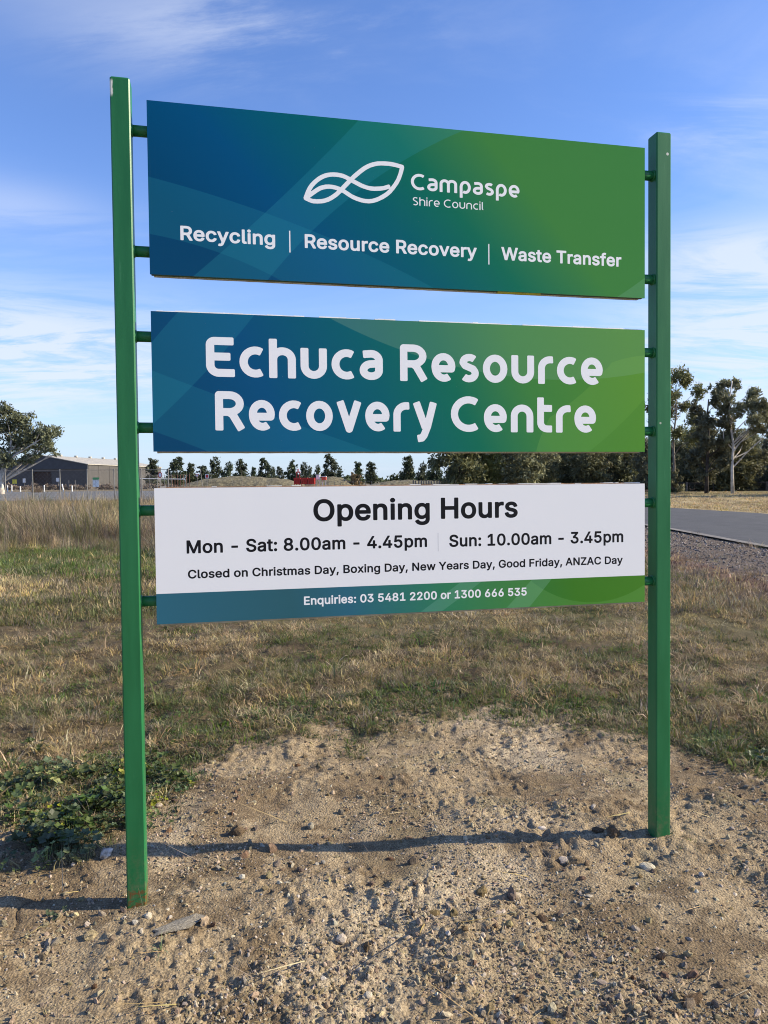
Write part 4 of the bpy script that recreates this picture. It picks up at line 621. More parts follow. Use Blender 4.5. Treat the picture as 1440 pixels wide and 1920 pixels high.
o = MB().bbox(0, PW, 0, PW, -.15, 3.2975, .005).build('post', pl_, sign); o['label'] = 'left post with chipped top corner and rusty foot'
o = MB().bbox(SW, SW + PW, 0, PW, -.15, 3.2972, .005).build('post', pr_m, sign); o['label'] = 'right post'
PL, PRX = .1368, 2.3078
tm = paint('green_paint_tube', False)
TZ = [3.110, 2.636, 2.299, 1.935, 1.602, 1.235]
for z in TZ:
    for xa, xb, side in ((PW, PL + .05, 0), (SW, PRX - .05, 1)):
        mbt = MB(); s_ = 1 if side == 0 else -1; yc = .036
        mbt.tube([(xa - .004 * s_, yc, z), (xb, yc, z)], .0215, 20)
        mbt.tube([(xa - .002 * s_, yc, z), (xa + .002 * s_, yc, z), (xa + .006 * s_, yc, z)], [.0265, .0255, .0218], 20)   # weld bead
        mbt.build('bracket_tube', tm, sign, True)

# --- printed faces
def circ(a, b_, c):
    ax, ay = a; bx, by = b_; cx, cy = c
    d = 2 * (ax * (by - cy) + bx * (cy - ay) + cx * (ay - by))
    ux = ((ax * ax + ay * ay) * (by - cy) + (bx * bx + by * by) * (cy - ay) + (cx * cx + cy * cy) * (ay - by)) / d
    uy = ((ax * ax + ay * ay) * (cx - bx) + (bx * bx + by * by) * (ax - cx) + (cx * cx + cy * cy) * (bx - ax)) / d
    return ux, uy, math.hypot(ax - ux, ay - uy)
def face_mat(name, grad, bands, white_below=None, white=False):
    """grad: colour stops along x (+slope*z); bands: (edges, amount) with edge = (3 points, inner test point)"""
    m_ = bpy.data.materials.new(name); m_.use_nodes = True; t = NT(m_.node_tree); b = t.nt.nodes['Principled BSDF']; co = t.n('ShaderNodeTexCoord').outputs['Object']
    s_ = t.n('ShaderNodeSeparateXYZ'); t.L.new(co, s_.inputs[0]); X, Y, Z = s_.outputs
    slope, zm, stops = grad
    g = t.m('ADD', t.m('DIVIDE', t.m('SUBTRACT', X, PL), PRX - PL), t.m('MULTIPLY', t.m('SUBTRACT', Z, zm), slope))
    c = t.ramp(g, stops)
    for edges, amt, tint in bands:
        k = None
        for pts3, test in edges:
            ux, uy, r = circ(*pts3); ins = math.hypot(test[0] - ux, test[1] - uy) < r
            cbn = t.n('ShaderNodeCombineXYZ'); t.L.new(X, cbn.inputs[0]); t.L.new(Z, cbn.inputs[2])
            d = t.m('SUBTRACT', t.vm('DISTANCE', cbn.outputs[0], (ux, 0, uy)), r); e = .0012
            q = t.ss(d, e, -e) if ins else t.ss(d, -e, e); k = q if k is None else t.m('MULTIPLY', k, q)
        c = t.mix(t.m('MULTIPLY', k, amt), c, tint)
    if white_below is not None:
        c = t.mix(t.ss(Z, white_below - .0008, white_below + .0008), c, (.82, .82, .81))
    # weathering: faint runs, dust and specks
    run = t.m('MULTIPLY', t.ss(t.noise(t.mapping(co, (40, 1, 1.2)), 1, 5, .7), .58, .8), .012); c = t.mix(run, c, (.5, .52, .5))
    spk = t.m('MULTIPLY', t.ss(t.noise(co, 140, 2, .5), .76, .80), .22); c = t.mix(spk, c, (.6, .62, .6))
    t.put(b.inputs['Base Color'], c)
    sm = t.noise(t.mapping(co, (2, 1, 5)), 1.4, 5, .65); t.L.new(t.m('ADD', t.m('MULTIPLY', sm, .16), .12), b.inputs['Roughness'])
    b.inputs['Specular IOR Level'].default_value = .14
    t.L.new(t.bump(t.noise(co, 1.6, 2, .5), .06, .03), b.inputs['Normal'])
    return m_
DB, BL, TE, TG, GR, LG = (.0003, .056, .135), (.0003, .078, .190), (.001, .118, .140), (.006, .160, .088), (.056, .235, .046), (.090, .270, .022)
HI = (.03, .33, .40)
b1 = [
  ([(((.3236, 2.5568), (.8204, 3.041), (.9837, 3.2169)), (.9, 2.95)), (((.6165, 2.561), (1.0216, 2.9582), (1.4409, 3.2165)), (.9, 2.95))], .17, HI),
  ([(((.1298, 2.922), (.5558, 2.8202), (1.2731, 2.5532)), (.3, 2.8)), (((.1316, 2.6974), (.3835, 2.645), (.5949, 2.5664)), (.3, 2.8))], .13, HI),
  ([(((2.1767, 2.5434), (2.2453, 2.5878), (2.3109, 2.6341)), (2.3, 2.55))], .12, (.3, .6, .4))]
f1 = face_mat('print_top', (.42, 2.88, [(0.0, DB), (.22, BL), (.42, TE), (.58, TG), (.78, GR), (1.0, GR)]), b1)
b2 = [
  ([(((.1417, 2.2747), (.19, 2.334), (.2434, 2.3965)), (.3, 2.25)), (((.1354, 1.9451), (.2927, 2.1025), (.5384, 2.3888)), (.3, 2.25))], .15, HI),
  ([(((.1395, 2.1587), (.5026, 2.0241), (1.0252, 1.8418)), (.25, 2.0)), (((.1349, 1.9197), (.23, 1.885), (.33, 1.8456)), (.25, 2.0))], .13, HI),
  ([(((.8588, 2.3902), (1.1761, 2.2644), (1.7603, 2.1612)), (1.6, 2.33))], .14, (.3, .55, .35)),
  ([(((1.4476, 1.8444), (1.8385, 1.9921), (2.1419, 2.2415)), (2.1, 1.9)), (((2.1419, 2.2415), (2.2, 2.26), (2.36, 2.28)), (2.1, 1.9))], .12, (.30, .60, .10)),
  ([(((2.0302, 1.8401), (2.17, 1.95), (2.3002, 2.075)), (2.25, 1.87))], .35, (.06, .22, .02))]
f2 = face_mat('print_middle', (.20, 2.115, [(0.0, DB), (.2, BL), (.42, TE), (.58, TG), (.74, GR), (1.0, LG)]), b2)
def lin(a, b_, k=.0005): return (a, ((a[0] + b_[0]) / 2 + k, (a[1] + b_[1]) / 2), b_)
b3 = [
  ([(lin((1.251, 1.1568), (1.4066, 1.2624)), (1.4, 1.2)), (lin((1.3425, 1.1527), (1.5074, 1.2633)), (1.35, 1.2))], .13, (.3, .6, .5)),
  ([(lin((1.639, 1.1562), (1.745, 1.2633)), (1.75, 1.2)), (lin((1.7429, 1.1517), (1.8409, 1.263)), (1.70, 1.2))], .16, (.3, .6, .4)),
  ([(((1.7612, 1.2492), (2.0552, 1.1527), (2.314, 1.2286)), (1.9, 1.1445))], .10, (.3, .65, .2))]
f3 = face_mat('print_bottom', (.1, 1.2, [(0.0, BL), (.25, DB), (.36, BL), (.46, TE), (.56, TG), (.68, (.03, .18, .05)), (.84, (.055, .20, .022)), (1, (.07, .22, .025))]), b3, white_below=1.2671)
alu = mat('return_aluminium', (.42, .40, .33), .5, .3, 9, .2, 40); dkg = mat('return_dark_green', (.006, .05, .022), .45, .2, 10)
tape = mat('edge_tape_torn', (.62, .58, .53), .8, .5, 14, .5, 40); brown = mat('edge_board_brown', (.36, .21, .12), .8, .4, 12, .5, 40); ylw = mat('edge_yellow', (.45, .42, .03), .5)
def panel(z0, z1, fm, lab, ret, retb, ztop, ytop=(.006, .05), zbot=.008):
    p = MB().box(PL, PRX, -.0005, .0035, z0, z1).build('sign_panel', fm, sign); p['label'] = lab
    rr = MB(); rr.box(PL + .004, PRX - .004, .0035, .030, z0 + .002, z1 - .002); rr.build('edge_return', ret, p)
    # core board: a little uneven along its cut edge
    n = 90; v = []; f = []; r = random.Random(int(z0 * 1000))
    for k in range(n + 1):
        x = PL + .012 + (PRX - PL - .02) * k / n; e = r.uniform(-.00062, .0012) - (.004 if r.random() < .04 else 0); e2 = r.uniform(-.0006, .0006)
        v += [(x, .0305, z0 - zbot + e2), (x, .056, z0 - zbot + e2), (x, .056, z1 + ztop + e), (x, .0305, z1 + ztop + e)]
    for k in range(n):
        a = 4 * k; f += [(a + j, a + (j + 1) % 4, a + 4 + (j + 1) % 4, a + 4 + j) for j in range(4)]
    f += [(3, 2, 1, 0), (4 * n, 4 * n + 1, 4 * n + 2, 4 * n + 3)]
    MB().add(v, f).build('backing_board', retb, p)
    return p
p1 = panel(2.5389, 3.2176, f1, 'top panel with council logo and Recycling line, blue fading to green', dkg, alu, -.006, zbot=-.003)
MB().box(1.60, 1.80, .004, .0302, 2.536, 2.5405).build('edge_tape', ylw, p1)
p2 = panel(1.8375, 2.3942, f2, 'middle panel reading Echuca Resource Recovery Centre', tape, alu, .007, zbot=.004)
p3 = panel(1.1445, 1.6916, f3, 'white opening hours panel with blue to green strip along the bottom', alu, alu, .000, zbot=.011)
MB().box(PL + .012, PRX - .008, .0300, .0565, 1.6925, 1.6965).build('top_strip', brown, p3)
# torn protective film on the top edges of the lower two panels
def film(p, z, seed, x0, x1, dens, hk=1.0):
    r = random.Random(seed); q = MB(); x = x0
    while x < x1:
        l = r.uniform(.01, .07)
        if r.random() < dens: h = r.uniform(.001, .0028) * hk; q.box(x, x + l, .0295, .0585, z + r.uniform(-.001, 0), z + h)
        x += l + .0005
    q.build('torn_film', mat('torn_film_%d' % seed, (.80, .78, .74), .6, .1), p)['kind'] = 'stuff'
film(p2, 2.4012, 3, PL + .02, PRX - .02, .95, 1.9); film(p3, 1.6956, 4, PL + .02, 1.2, .12); film(p3, 1.6956, 5, 1.2, PRX - .02, .75)

# --- lettering
wht = mat('letter_white', (.86, .86, .85), .4); blk = mat('letter_black', (.008, .008, .010), .45, spec=.15); gry = mat('rule_grey', (.32, .32, .34), .5)
_gc = {}
def filled(key, loops):
    """closed outlines (thousandths) -> flat filled faces"""
    if key not in _gc:
        cu = bpy.data.curves.new('letter_outline', 'CURVE'); cu.dimensions = '2D'; cu.fill_mode = 'BOTH'
        for lp in loops:
            n = len(lp) // 2; q = cu.splines.new('POLY'); q.points.add(n - 1); q.use_cyclic_u = True
            for i in range(n): q.points[i].co = (lp[2 * i] / 1000, lp[2 * i + 1] / 1000, 0, 1)
        ob = bpy.data.objects.new('outline', cu); me = bpy.data.meshes.new_from_object(ob); bpy.data.objects.remove(ob); bpy.data.curves.remove(cu)
        _gc[key] = ([(v.co.x, v.co.y) for v in me.vertices], [tuple(p.vertices) for p in me.polygons]); bpy.data.meshes.remove(me)
    return _gc[key]
def text_obj(s, x0, x1, z, cap, m_, parent):
    x = 0; items = []
    for ch in s:
        if GLYPHS[ch][1]: items.append((x, filled(ch, GLYPHS[ch][1])))
        x += (GLYPHS[ch][0] + (12 if ch != ' ' else 8)) / 1000
    ax = min(gx + p[0] for gx, g in items for p in g[0]); bx = max(gx + p[0] for gx, g in items for p in g[0])
    for gx, g in items:
        u = MB(); u.add([(x0 + (gx + p[0] - ax) / (bx - ax) * (x1 - x0), -.00062, z + (p[1] - CAPB) / (CAPH - CAPB) * cap) for p in g[0]], g[1]); u.build('letter', m_, parent)
CAPH = max(v for lp in GLYPHS['E'][1] for v in lp[1::2]) / 1000; CAPB = min(v for lp in GLYPHS['E'][1] for v in lp[1::2]) / 1000
text_obj('Recycling', .2563, .6313, 2.6795, .0572, wht, p1); text_obj('Resource Recovery', .7525, 1.4999, 2.6770, .0572, wht, p1); text_obj('Waste Transfer', 1.6128, 2.1901, 2.6750, .0565, wht, p1)
MB().box(.6885, .6935, -.00065, -.0003, 2.655, 2.7435).build('divider_rule', wht, p1); MB().box(1.5526, 1.5574, -.00065, -.0003, 2.652, 2.7405).build('divider_rule', wht, p1)
text_obj('Opening Hours', .7735, 1.683, 1.5465, .092, blk, p3); text_obj('Mon - Sat: 8.00am - 4.45pm', .2578, 1.2647, 1.4262, .0535, blk, p3)
text_obj('Sun: 10.00am - 3.45pm', 1.3651, 2.1989, 1.4235, .0530, blk, p3); text_obj('Closed on Christmas Day, Boxing Day, New Years Day, Good Friday, ANZAC Day', .2612, 2.1958, 1.3245, .0355, blk, p3)
text_obj('Enquiries: 03 5481 2200 or 1300 666 535', .7289, 1.7239, 1.197, .0358, wht, p3)
MB().box(1.3136, 1.3152, -.00065, -.0003, 1.406, 1.4864).build('divider_rule', gry, p3)

# rounded display letters
def display(s, x0, x1, z, cap, h, gap, parent):
    x = 0; items = []; D_ = DISPLAY[int(h * 1000)]
    for ch in s:
        if ch == ' ': x += .34; continue
        wd, lp = D_[ch]; items.append((x, filled((h, ch), lp))); x += wd / 1000 + gap
    x -= gap; kx = (x1 - x0) / x
    for gx, g in items: MB().add([(x0 + (gx + p[0]) * kx, -.00062, z + p[1] * cap) for p in g[0]], g[1]).build('letter', wht, parent)
display('Echuca', .347, 1.077, 2.1400, .1600, .100, .115, p2); display('Resource', 1.1522, 2.0967, 2.1390, .1560, .100, .115, p2)
display('Recovery', .3797, 1.3128, 1.9236, .1590, .100, .105, p2); display('Centre', 1.3768, 2.0633, 1.9236, .1550, .100, .115, p2)
display('Campaspe', 1.2074, 1.6988, 2.9485, .0690, .085, .12, p1); display('Shire Council', 1.215, 1.5342, 2.8840, .0345, .062, .13, p1)
g = filled('logo', LOGO); o = MB().add([(.75 + p[0] / 2, -.00062, 2.86 + p[1] / 2) for p in g[0]], g[1]).build('logo', wht, p1); o['label'] = 'white outline logo of two joined leaf shapes'

# ------------------------------------------------------------------ single stones and bits on the bare soil
def gz(p): return float(height(np.array([p.x]), np.array([p.y]))[0])
def rock(name, px, py, size, m_, seed, label, cat='stone', flat=.75, rz=0, sx=1, sub=2, jag=.13, sink=.45):
    p = gp(px, py); me = rock_mesh(name, m_, seed, sub, flat, jag)
    o = link(name, me); o.scale = (size * sx, size, size); o.rotation_euler = (0, 0, rz); o.location = (p.x, p.y, gz(p) + size * flat * (1 - sink)); return tag(o, label, cat)
rock('stone', 583, 1548, .021, st_grey, 1, 'round grey speckled stone just beyond the long post shadow')
rock('stone', 297, 1508, .017, st_tan, 2, 'pointed tan stone at the weed edge just right of the left post')
rock('stone', 640, 1762, .024, st_tan, 3, 'brown angular stone with a dark left side in the middle foreground')
rock('stone', 690, 1868, .018, st_pale, 4, 'flat tan stone near the bottom edge of the picture, nearest of the bare ground stones')
rock('stone', 454, 1650, .013, st_pale, 5, 'white pebble left of centre among the gravelly patch')
rock('stone', 1214, 1632, .028, st_tan, 6, 'low tan stone half buried below the foot of the right post', flat=.5)
rock('stone', 606, 1618, .012, st_grey, 7, 'pale grey stone just below the long post shadow')
rock('stone', 1105, 1690, .010, st_pale, 8, 'small flat cream chip on the soil below and left of the right post', flat=.4, sx=1.6)
rock('stone', 968, 1541, .010, st_pale, 9, 'smooth white pebble beside the dark end of the shadow strip')
rock('stone', 1016, 1560, .013, st_pale, 10, 'long cream stone lying at the edge of the shadow strip', sx=1.5)
rock('stone', 278, 1728, .016, st_pale, 11, 'jagged pale stone right at the foot of the left post')
rock('stone', 1372, 1556, .012, st_grey, 12, 'grey stone alone on the smooth soil right of the right post')
rock('stone', 840, 1764, .012, st_pale, 13, 'cream wedge of stone right of centre in the foreground')
rock('stone', 1315, 1652, .014, st_grey, 14, 'pale grey stone in the gravel drift right of the right post')
clod_m = mat('dark_clod', (.17, .12, .075), .95, .45, 5, 1, 14, spec=.1)
rock('soil_clod', 1150, 1578, .036, clod_m, 21, 'big crumbling dark clod of soil left of the right post foot', 'clod', .8, jag=.3)
rock('soil_clod', 1120, 1570, .022, clod_m, 22, 'smaller dark soil clod in the shadow beside the big one', 'clod', .7, jag=.3)
rock('soil_clod', 445, 1560, .028, clod_m, 23, 'dark upright soil lump where the long shadow breaks off', 'clod', .9, jag=.32)
rock('stone', 1060, 1618, .026, st_pale, 24, 'crusty white lump of lime below the dark clod', 'stone', .5, jag=.3)
# weathered slab and its grass tuft
slab = rock('weathered_slab', 335, 1745, .040, mat('old_wood', (.30, .265, .21), .9, .45, 9, 1, 30), 30, 'long weathered grey slab poking out of the soil right of the left post foot', 'slab', .42, R_(38), 2.4, 2, .26, .5)
p = gp(300, 1790); v, f = blades(11, .018, .085, .3, .0042, .9, .5, 5, seed=5)
o = link('grass_tuft', pm('grass_tuft', (v, f), mat('tuft_green', (.16, .21, .085), .5, .2, 40, trans=.3))); o.location = (p.x, p.y, gz(p)); tag(o, 'lone green grass tuft beside the weathered slab in front of the left post', 'grass tuft')
p = gp(105, 1722); o = link('seedling', pm('seedling', mallow(77, 8), lf[0])); o.location = (p.x, p.y, gz(p)); o.scale = (.6, .6, .5); tag(o, 'small green seedling on bare soil under the left post shadow', 'weed')
p = gp(1290, 1595); v, f = blades(30, .07, .02, .4, .004, 1.3, .3, 3, seed=8); o = link('seedling', pm('seedling', (v, f), g_green)); o.location = (p.x, p.y, gz(p)); tag(o, 'flat green creeping weed just right of the right post foot', 'weed')
# scrap of foil litter
p = gp(196, 1622); v = []; f = []
for i in range(5):
    for j in range(4): v.append((i * .011 - .02 + random.uniform(-.003, .003), random.uniform(-.006, .006), j * .016 + random.uniform(-.004, .004)))
for i in range(4):
    for j in range(3): a = i * 4 + j; f.append((a, a + 4, a + 5, a + 1))
o = link('foil_scrap', npmesh('foil_scrap', np.array(v), np.array(f), mat('foil', (.36, .33, .30), .45, .5, 60, metal=.3))); o.location = (p.x, p.y, gz(p)); o.rotation_euler = (R_(-25), R_(20), R_(20)); md = o.modifiers.new('t', 'SOLIDIFY'); md.thickness = .0006
tag(o, 'crumpled silvery wrapper standing in the soil left of the left post', 'litter')

# ------------------------------------------------------------------ trees
def leaf_cloud(clusters, per, size, seed, droop=.5, name='crown', m_=None, shell=.45, spread=.30, clump=28):
    """clusters: (x, y, z, rx, ry, rz); many leaf sprays through each cluster's volume"""
    r = np.random.default_rng(seed); C = []; 
    tot = sum(c[3] * c[4] * c[5] for c in clusters) or 1; vols = [(c[3] * c[4] * c[5]) ** .67 for c in clusters]; sv = sum(vols)
    cen = []
    for c, vv in zip(clusters, vols):
        n = max(12, int(per * vv / sv)); 
        sub = r.normal(size=(max(3, n // clump), 3)); sub /= np.linalg.norm(sub, axis=1)[:, None]; sub *= r.uniform(shell, 1.15, (len(sub), 1)) * np.exp(r.normal(0, .15, (len(sub), 1)))
        pick = sub[r.integers(len(sub), size=n)] + r.normal(0, spread, (n, 3))
        cen.append(pick * np.array(c[3:6]) + np.array(c[:3]))
    cen = np.concatenate(cen); n = len(cen)
    a = r.normal(size=(n, 3)); a[:, 2] -= droop; a /= np.linalg.norm(a, axis=1)[:, None]
    b_ = np.cross(a, r.normal(size=(n, 3))); b_ /= np.linalg.norm(b_, axis=1)[:, None]
    s_ = size * np.exp(r.normal(0, .3, n))[:, None]; a = a * s_; b_ = b_ * s_ * .42
    v = np.stack([cen - a, cen + b_, cen + a, cen - b_], 1).reshape(-1, 3); f = np.arange(4 * n).reshape(-1, 4)
    return npmesh(name, v, f, m_)
def bark_tree(trunk, rad, clusters, seed, wob=.04, twig=.35, n=7, lim=99):
    """trunk: list of points; a tapering limb from the trunk to each cluster"""
    r = random.Random(seed); u = MB(); L = len(trunk); tr = [Vector(p) for p in trunk]
    u.tube(tr, [rad * (1.25 if i == 0 else 1 - .72 * i / (L - 1)) for i in range(L)], n)
    for c in clusters[:lim]:
        e = Vector(c[:3]); zt = min(max(e.z - math.hypot(e.x - tr[0].x, e.y - tr[0].y) * r.uniform(.7, 1.1), tr[0].z + (tr[-1].z - tr[0].z) * .25), tr[-1].z * .97)
        for i in range(L - 1):
            if tr[i].z <= zt <= tr[i + 1].z + .001:
                k = (zt - tr[i].z) / max(.01, tr[i + 1].z - tr[i].z); s0 = tr[i].lerp(tr[i + 1], k); r0_ = rad * (1 - .72 * (i + k) / (L - 1)) * .5; break
        else: s0 = tr[-1]; r0_ = rad * .25
        d = e - s0; m1 = s0 + d * .4 + Vector((r.uniform(-1, 1), r.uniform(-1, 1), r.uniform(-.2, 1))) * d.length * .10; m2 = s0 + d * .75 + Vector((r.uniform(-1, 1), r.uniform(-1, 1), r.uniform(0, 1))) * d.length * .08
        u.tube([s0, m1, m2, e], [r0_, r0_ * .7, r0_ * .45, r0_ * .18], 5, False)
        for _ in range(2):
            g = e + Vector((r.uniform(-1, 1) * c[3], r.uniform(-1, 1) * c[4], r.uniform(-.4, 1) * c[5])) * .8; u.tube([m2, (m2 + g) / 2 + Vector((0, 0, .1 * d.length * r.random())), g], [r0_ * .35, r0_ * .22, r0_ * .08], 4, False)
    return u
def leafm(name, c, v=.45, tr_=.25): 
    m_ = mat(name, c, .6, v, 1.1, obrand=.18, trans=tr_, spec=.3); return m_
lf_left = leafm('leaf_gum_dark', (.125, .135, .070)); lf_gum = leafm('leaf_gum', (.205, .205, .105)); lf_dark = leafm('leaf_dark', (.150, .155, .075)); lf_row = leafm('leaf_row', (.060, .078, .040)); lf_olive = leafm('leaf_olive', (.17, .17, .065)); lf_pine = leafm('leaf_casuarina', (.150, .152, .074))
bk_white = mat('bark_white', (.55, .49, .42), .8, .3, 2, .4, 6); bk_dark = mat('bark_dark', (.055, .042, .034), .9, .4, 2, .6, 6); bk_grey = mat('bark_grey', (.22, .185, .155), .9, .35, 2, .5, 6)
def tree(name, label, cat, loc, trunk, rad, clusters, per, size, lm, bm_, seed, group=None, **k):
    t_ = thing(name, label, cat, loc, 0, group)
    bark_tree(trunk, rad, clusters, seed, **k).build('trunk', bm_, t_, True)
    link('crown', leaf_cloud(clusters, int(per * .8), size, seed, m_=lm, shell=.2, spread=.22, clump=34), t_)
    return t_
def px2loc(Y, bx, pts, dr):          # photo pixels (x, y, rx, ry) -> cluster in the tree's own frame at distance Y
    out = []
    for i, (x, y, rx, ry) in enumerate(pts):
        p = at(x, y, Y); k = Y / FPX; out.append((p.x - bx, dr.uniform(-1, 1) * 2.2, p.z, rx * k * 1.12, rx * k * 1.2, ry * k * 1.1))
    return out
dr = random.Random(5)
# left gum
Y = 110.0; bx = at(2, 900, Y).x
cl = px2loc(Y, bx, [(6, 768, 14, 16), (28, 785, 22, 14), (40, 806, 14, 12), (10, 800, 22, 18), (62, 812, 18, 14), (84, 808, 20, 10), (98, 818, 14, 14), (100, 838, 13, 9), (70, 832, 16, 12), (45, 830, 22, 14), (20, 832, 20, 16), (22, 860, 22, 12), (52, 862, 16, 9), (78, 850, 9, 8), (103, 851, 5, 6), (-14, 790, 24, 26), (-30, 830, 26, 26), (-55, 800, 26, 24), (-80, 830, 24, 24), (-60, 850, 24, 18), (-10, 850, 22, 14)], dr)
tree('gum_tree', 'spreading white limbed gum tree at the left edge before the dark shed', 'tree', (bx, Y, -.1), [(0, 0, -.3), (-.1, 0, 1.4), (.1, .2, 3.0), (.6, .2, 4.6), (1.3, .3, 6.4), (1.6, .2, 8.2)], .52, cl, 22000, .21, lf_left, bk_white, 3)
# right trio
Y = 78.0; bx = at(1325, 925, Y).x
cl = px2loc(Y, bx, [(1330, 752, 10, 12), (1315, 765, 9, 10), (1345, 768, 12, 12), (1322, 785, 14, 12), (1348, 792, 12, 12), (1308, 800, 10, 12), (1335, 812, 16, 14), (1352, 828, 12, 14), (1312, 832, 12, 12), (1335, 848, 18, 14), (1310, 862, 12, 12), (1350, 868, 14, 12), (1340, 890, 16, 10), (1318, 888, 8, 10), (1357, 846, 10, 12), (1300, 850, 9, 10)], dr)
tree('ironbark_tree', 'dark trunked tree with drooping foliage just left of the white trunked gum beyond the road', 'tree', (bx, Y, -.05), [(0, 0, -.3), (0, 0, 2.2), (.1, 0, 4.5), (.2, .1, 6.6), (0, 0, 8.4), (.1, 0, 9.8)], .20, cl, 22000, .15, lf_dark, bk_dark, 8)
Y = 76.0; bx = at(1374, 926, Y).x
cl = px2loc(Y, bx, [(1375, 714, 10, 10), (1388, 718, 9, 12), (1362, 728, 10, 12), (1380, 742, 12, 12), (1358, 748, 8, 8), (1405, 740, 12, 12), (1395, 762, 14, 10), (1370, 770, 12, 10), (1415, 762, 10, 12), (1422, 782, 14, 10), (1436, 778, 12, 12), (1398, 790, 14, 12), (1376, 800, 10, 12), (1415, 806, 14, 9), (1445, 800, 12, 10), (1408, 826, 14, 10), (1365, 826, 7, 10)], dr)
gt = thing('gum_tree', 'tall thin crowned gum with smooth white trunk beyond the road, rightmost', 'tree', (bx, Y, -.05))
u = bark_tree([(0, 0, -.3), (-.1, 0, 2.6), (0, 0, 5.0), (-.3, .1, 7.2), (-.5, 0, 9.2), (-.2, 0, 11.4)], .165, cl, 12)
for q in ([(0, 0, 3.6), (1.6, .3, 4.3), (3.0, .4, 5.6), (3.9, .3, 7.3)], [(0, 0, 5.2), (1.6, -.2, 6.6), (2.6, -.3, 8.2), (3.6, -.2, 9.2)], [(-.1, 0, 4.6), (-.9, .2, 5.6), (-.9, .3, 6.6)]): u.tube(q, [.07, .055, .035, .015][:len(q)], 6, False)
u.build('trunk', bk_white, gt, True); link('crown', leaf_cloud(cl, 11500, .14, 12, m_=lf_gum, shell=.2, spread=.21, clump=34), gt)
Y = 84.0; bx = at(1262, 922, Y).x
cl = px2loc(Y, bx, [(1268, 705, 14, 12), (1285, 716, 12, 12), (1250, 715, 14, 14), (1296, 736, 10, 12), (1272, 738, 14, 12), (1240, 745, 14, 14), (1290, 760, 12, 10), (1262, 770, 14, 14), (1284, 790, 10, 12), (1240, 790, 14, 16), (1268, 812, 12, 12), (1222, 760, 10, 14), (1218, 720, 9, 14), (1290, 822, 12, 12), (1225, 810, 10, 14)], dr)
tree('gum_tree', 'tall airy gum partly hidden behind the right post of the sign', 'tree', (bx, Y, -.05), [(0, 0, -.3), (.1, 0, 3), (0, .1, 6), (.3, 0, 9), (.2, 0, 12)], .17, cl, 16000, .14, lf_gum, bk_grey, 16, lim=15)
Y = 96.0; bx = at(1127, 905, Y).x
cl = px2loc(Y, bx, [(1130, 842, 16, 12), (1150, 850, 12, 10), (1112, 850, 12, 9), (1128, 822, 16, 12), (1142, 802, 12, 12)], dr)
tree('gum_tree', 'slim gum with a pale bare trunk in the dark belt above the opening hours panel', 'tree', (bx, Y, -.05), [(0, 0, -.3), (0, 0, 2), (.1, 0, 4), (.4, 0, 6)], .12, cl, 3600, .24, lf_gum, bk_white, 19)
# a broad conifer-like pair, then the belt
def bushy(seed, h, rw, base=.05, lm=lf_pine, per=4500, size=.30, nlob=22, rad=.2, bm_=bk_dark, taper=.5, fat=1.0):
    """prototype: (trunk mesh, crown mesh), z up from the ground"""
    r = random.Random(seed); cs = []
    for k in range(nlob):
        q = (k + .5) / nlob; z = h * (base + (1 - base) * q); env = rw * (math.sin(PI * min(1, (q * .88 + .10))) ** taper); a = k * 2.4 + r.uniform(-.4, .4); d = env * r.uniform(.15, .80)
        s_ = rw * fat * r.uniform(.30, .48) * (1 - .3 * q); cs.append((d * math.cos(a), d * math.sin(a), z - s_ * .5, s_, s_, s_ * r.uniform(.65, 1.0)))
    tk = [(0, 0, -.3), (.03 * h * r.uniform(-1, 1), 0, h * .3), (.03 * h * r.uniform(-1, 1), 0, h * .6), (0, 0, h * .9)]
    return bark_tree(tk, rad, cs, seed, lim=9).mesh('trunk', bm_, True), leaf_cloud(cs, per, size, seed, m_=lm)
def plant(name, label, cat, loc, proto, rz, sc, group=None):
    t_ = thing(name, label, cat, loc, rz, group); t_.scale = sc if hasattr(sc, '__len__') else (sc, sc, sc)
    link('trunk', proto[0], t_); link('crown', proto[1], t_); return t_
belt = [bushy(31, 9.5, 3.8, .02, lf_pine, 9000, .22), bushy(32, 9, 3.4, .10, lf_dark, 8500, .20), bushy(33, 10, 3.2, .22, lf_gum, 7500, .19, bm_=bk_grey), bushy(34, 8, 3.6, .02, lf_olive, 8500, .20), bushy(35, 9, 3.6, .12, lf_dark, 9000, .21, nlob=26), bushy(36, 8.5, 3.0, .04, lf_pine, 8500, .20)]
def treex(px, Y): return at(px, 900, Y).x
plant('she_oak_tree', 'broad dark tree hanging to the ground at the left end of the dense belt', 'tree', (treex(862, 88), 88, 0), belt[0], .3, (1.05, 1.05, 1.05))
plant('she_oak_tree', 'yellowish olive bushy tree right beside the broad dark one at the left of the belt', 'tree', (treex(905, 92), 92, 0), belt[3], 1.3, (.8, .8, .95))
plant('gum_tree', 'open branched dark stemmed tree above the middle of the opening hours panel', 'tree', (treex(985, 90), 90, 0), belt[2], 2.3, (1.1, 1.1, 1.0))
plant('round_shrub', 'yellow green shrub at the foot of the right post background', 'shrub', (treex(1266, 84), 84, 0), bushy(41, 2.6, 1.2, .0, lf_olive, 1200, .18, 9, .06), .3, 1.0)
gb = 'trees of the dense belt beyond the road'; lb = 'one of the crowded dark green trees making up the dense belt beyond the road, or an unseen one added to shade the verge'
r = random.Random(77)
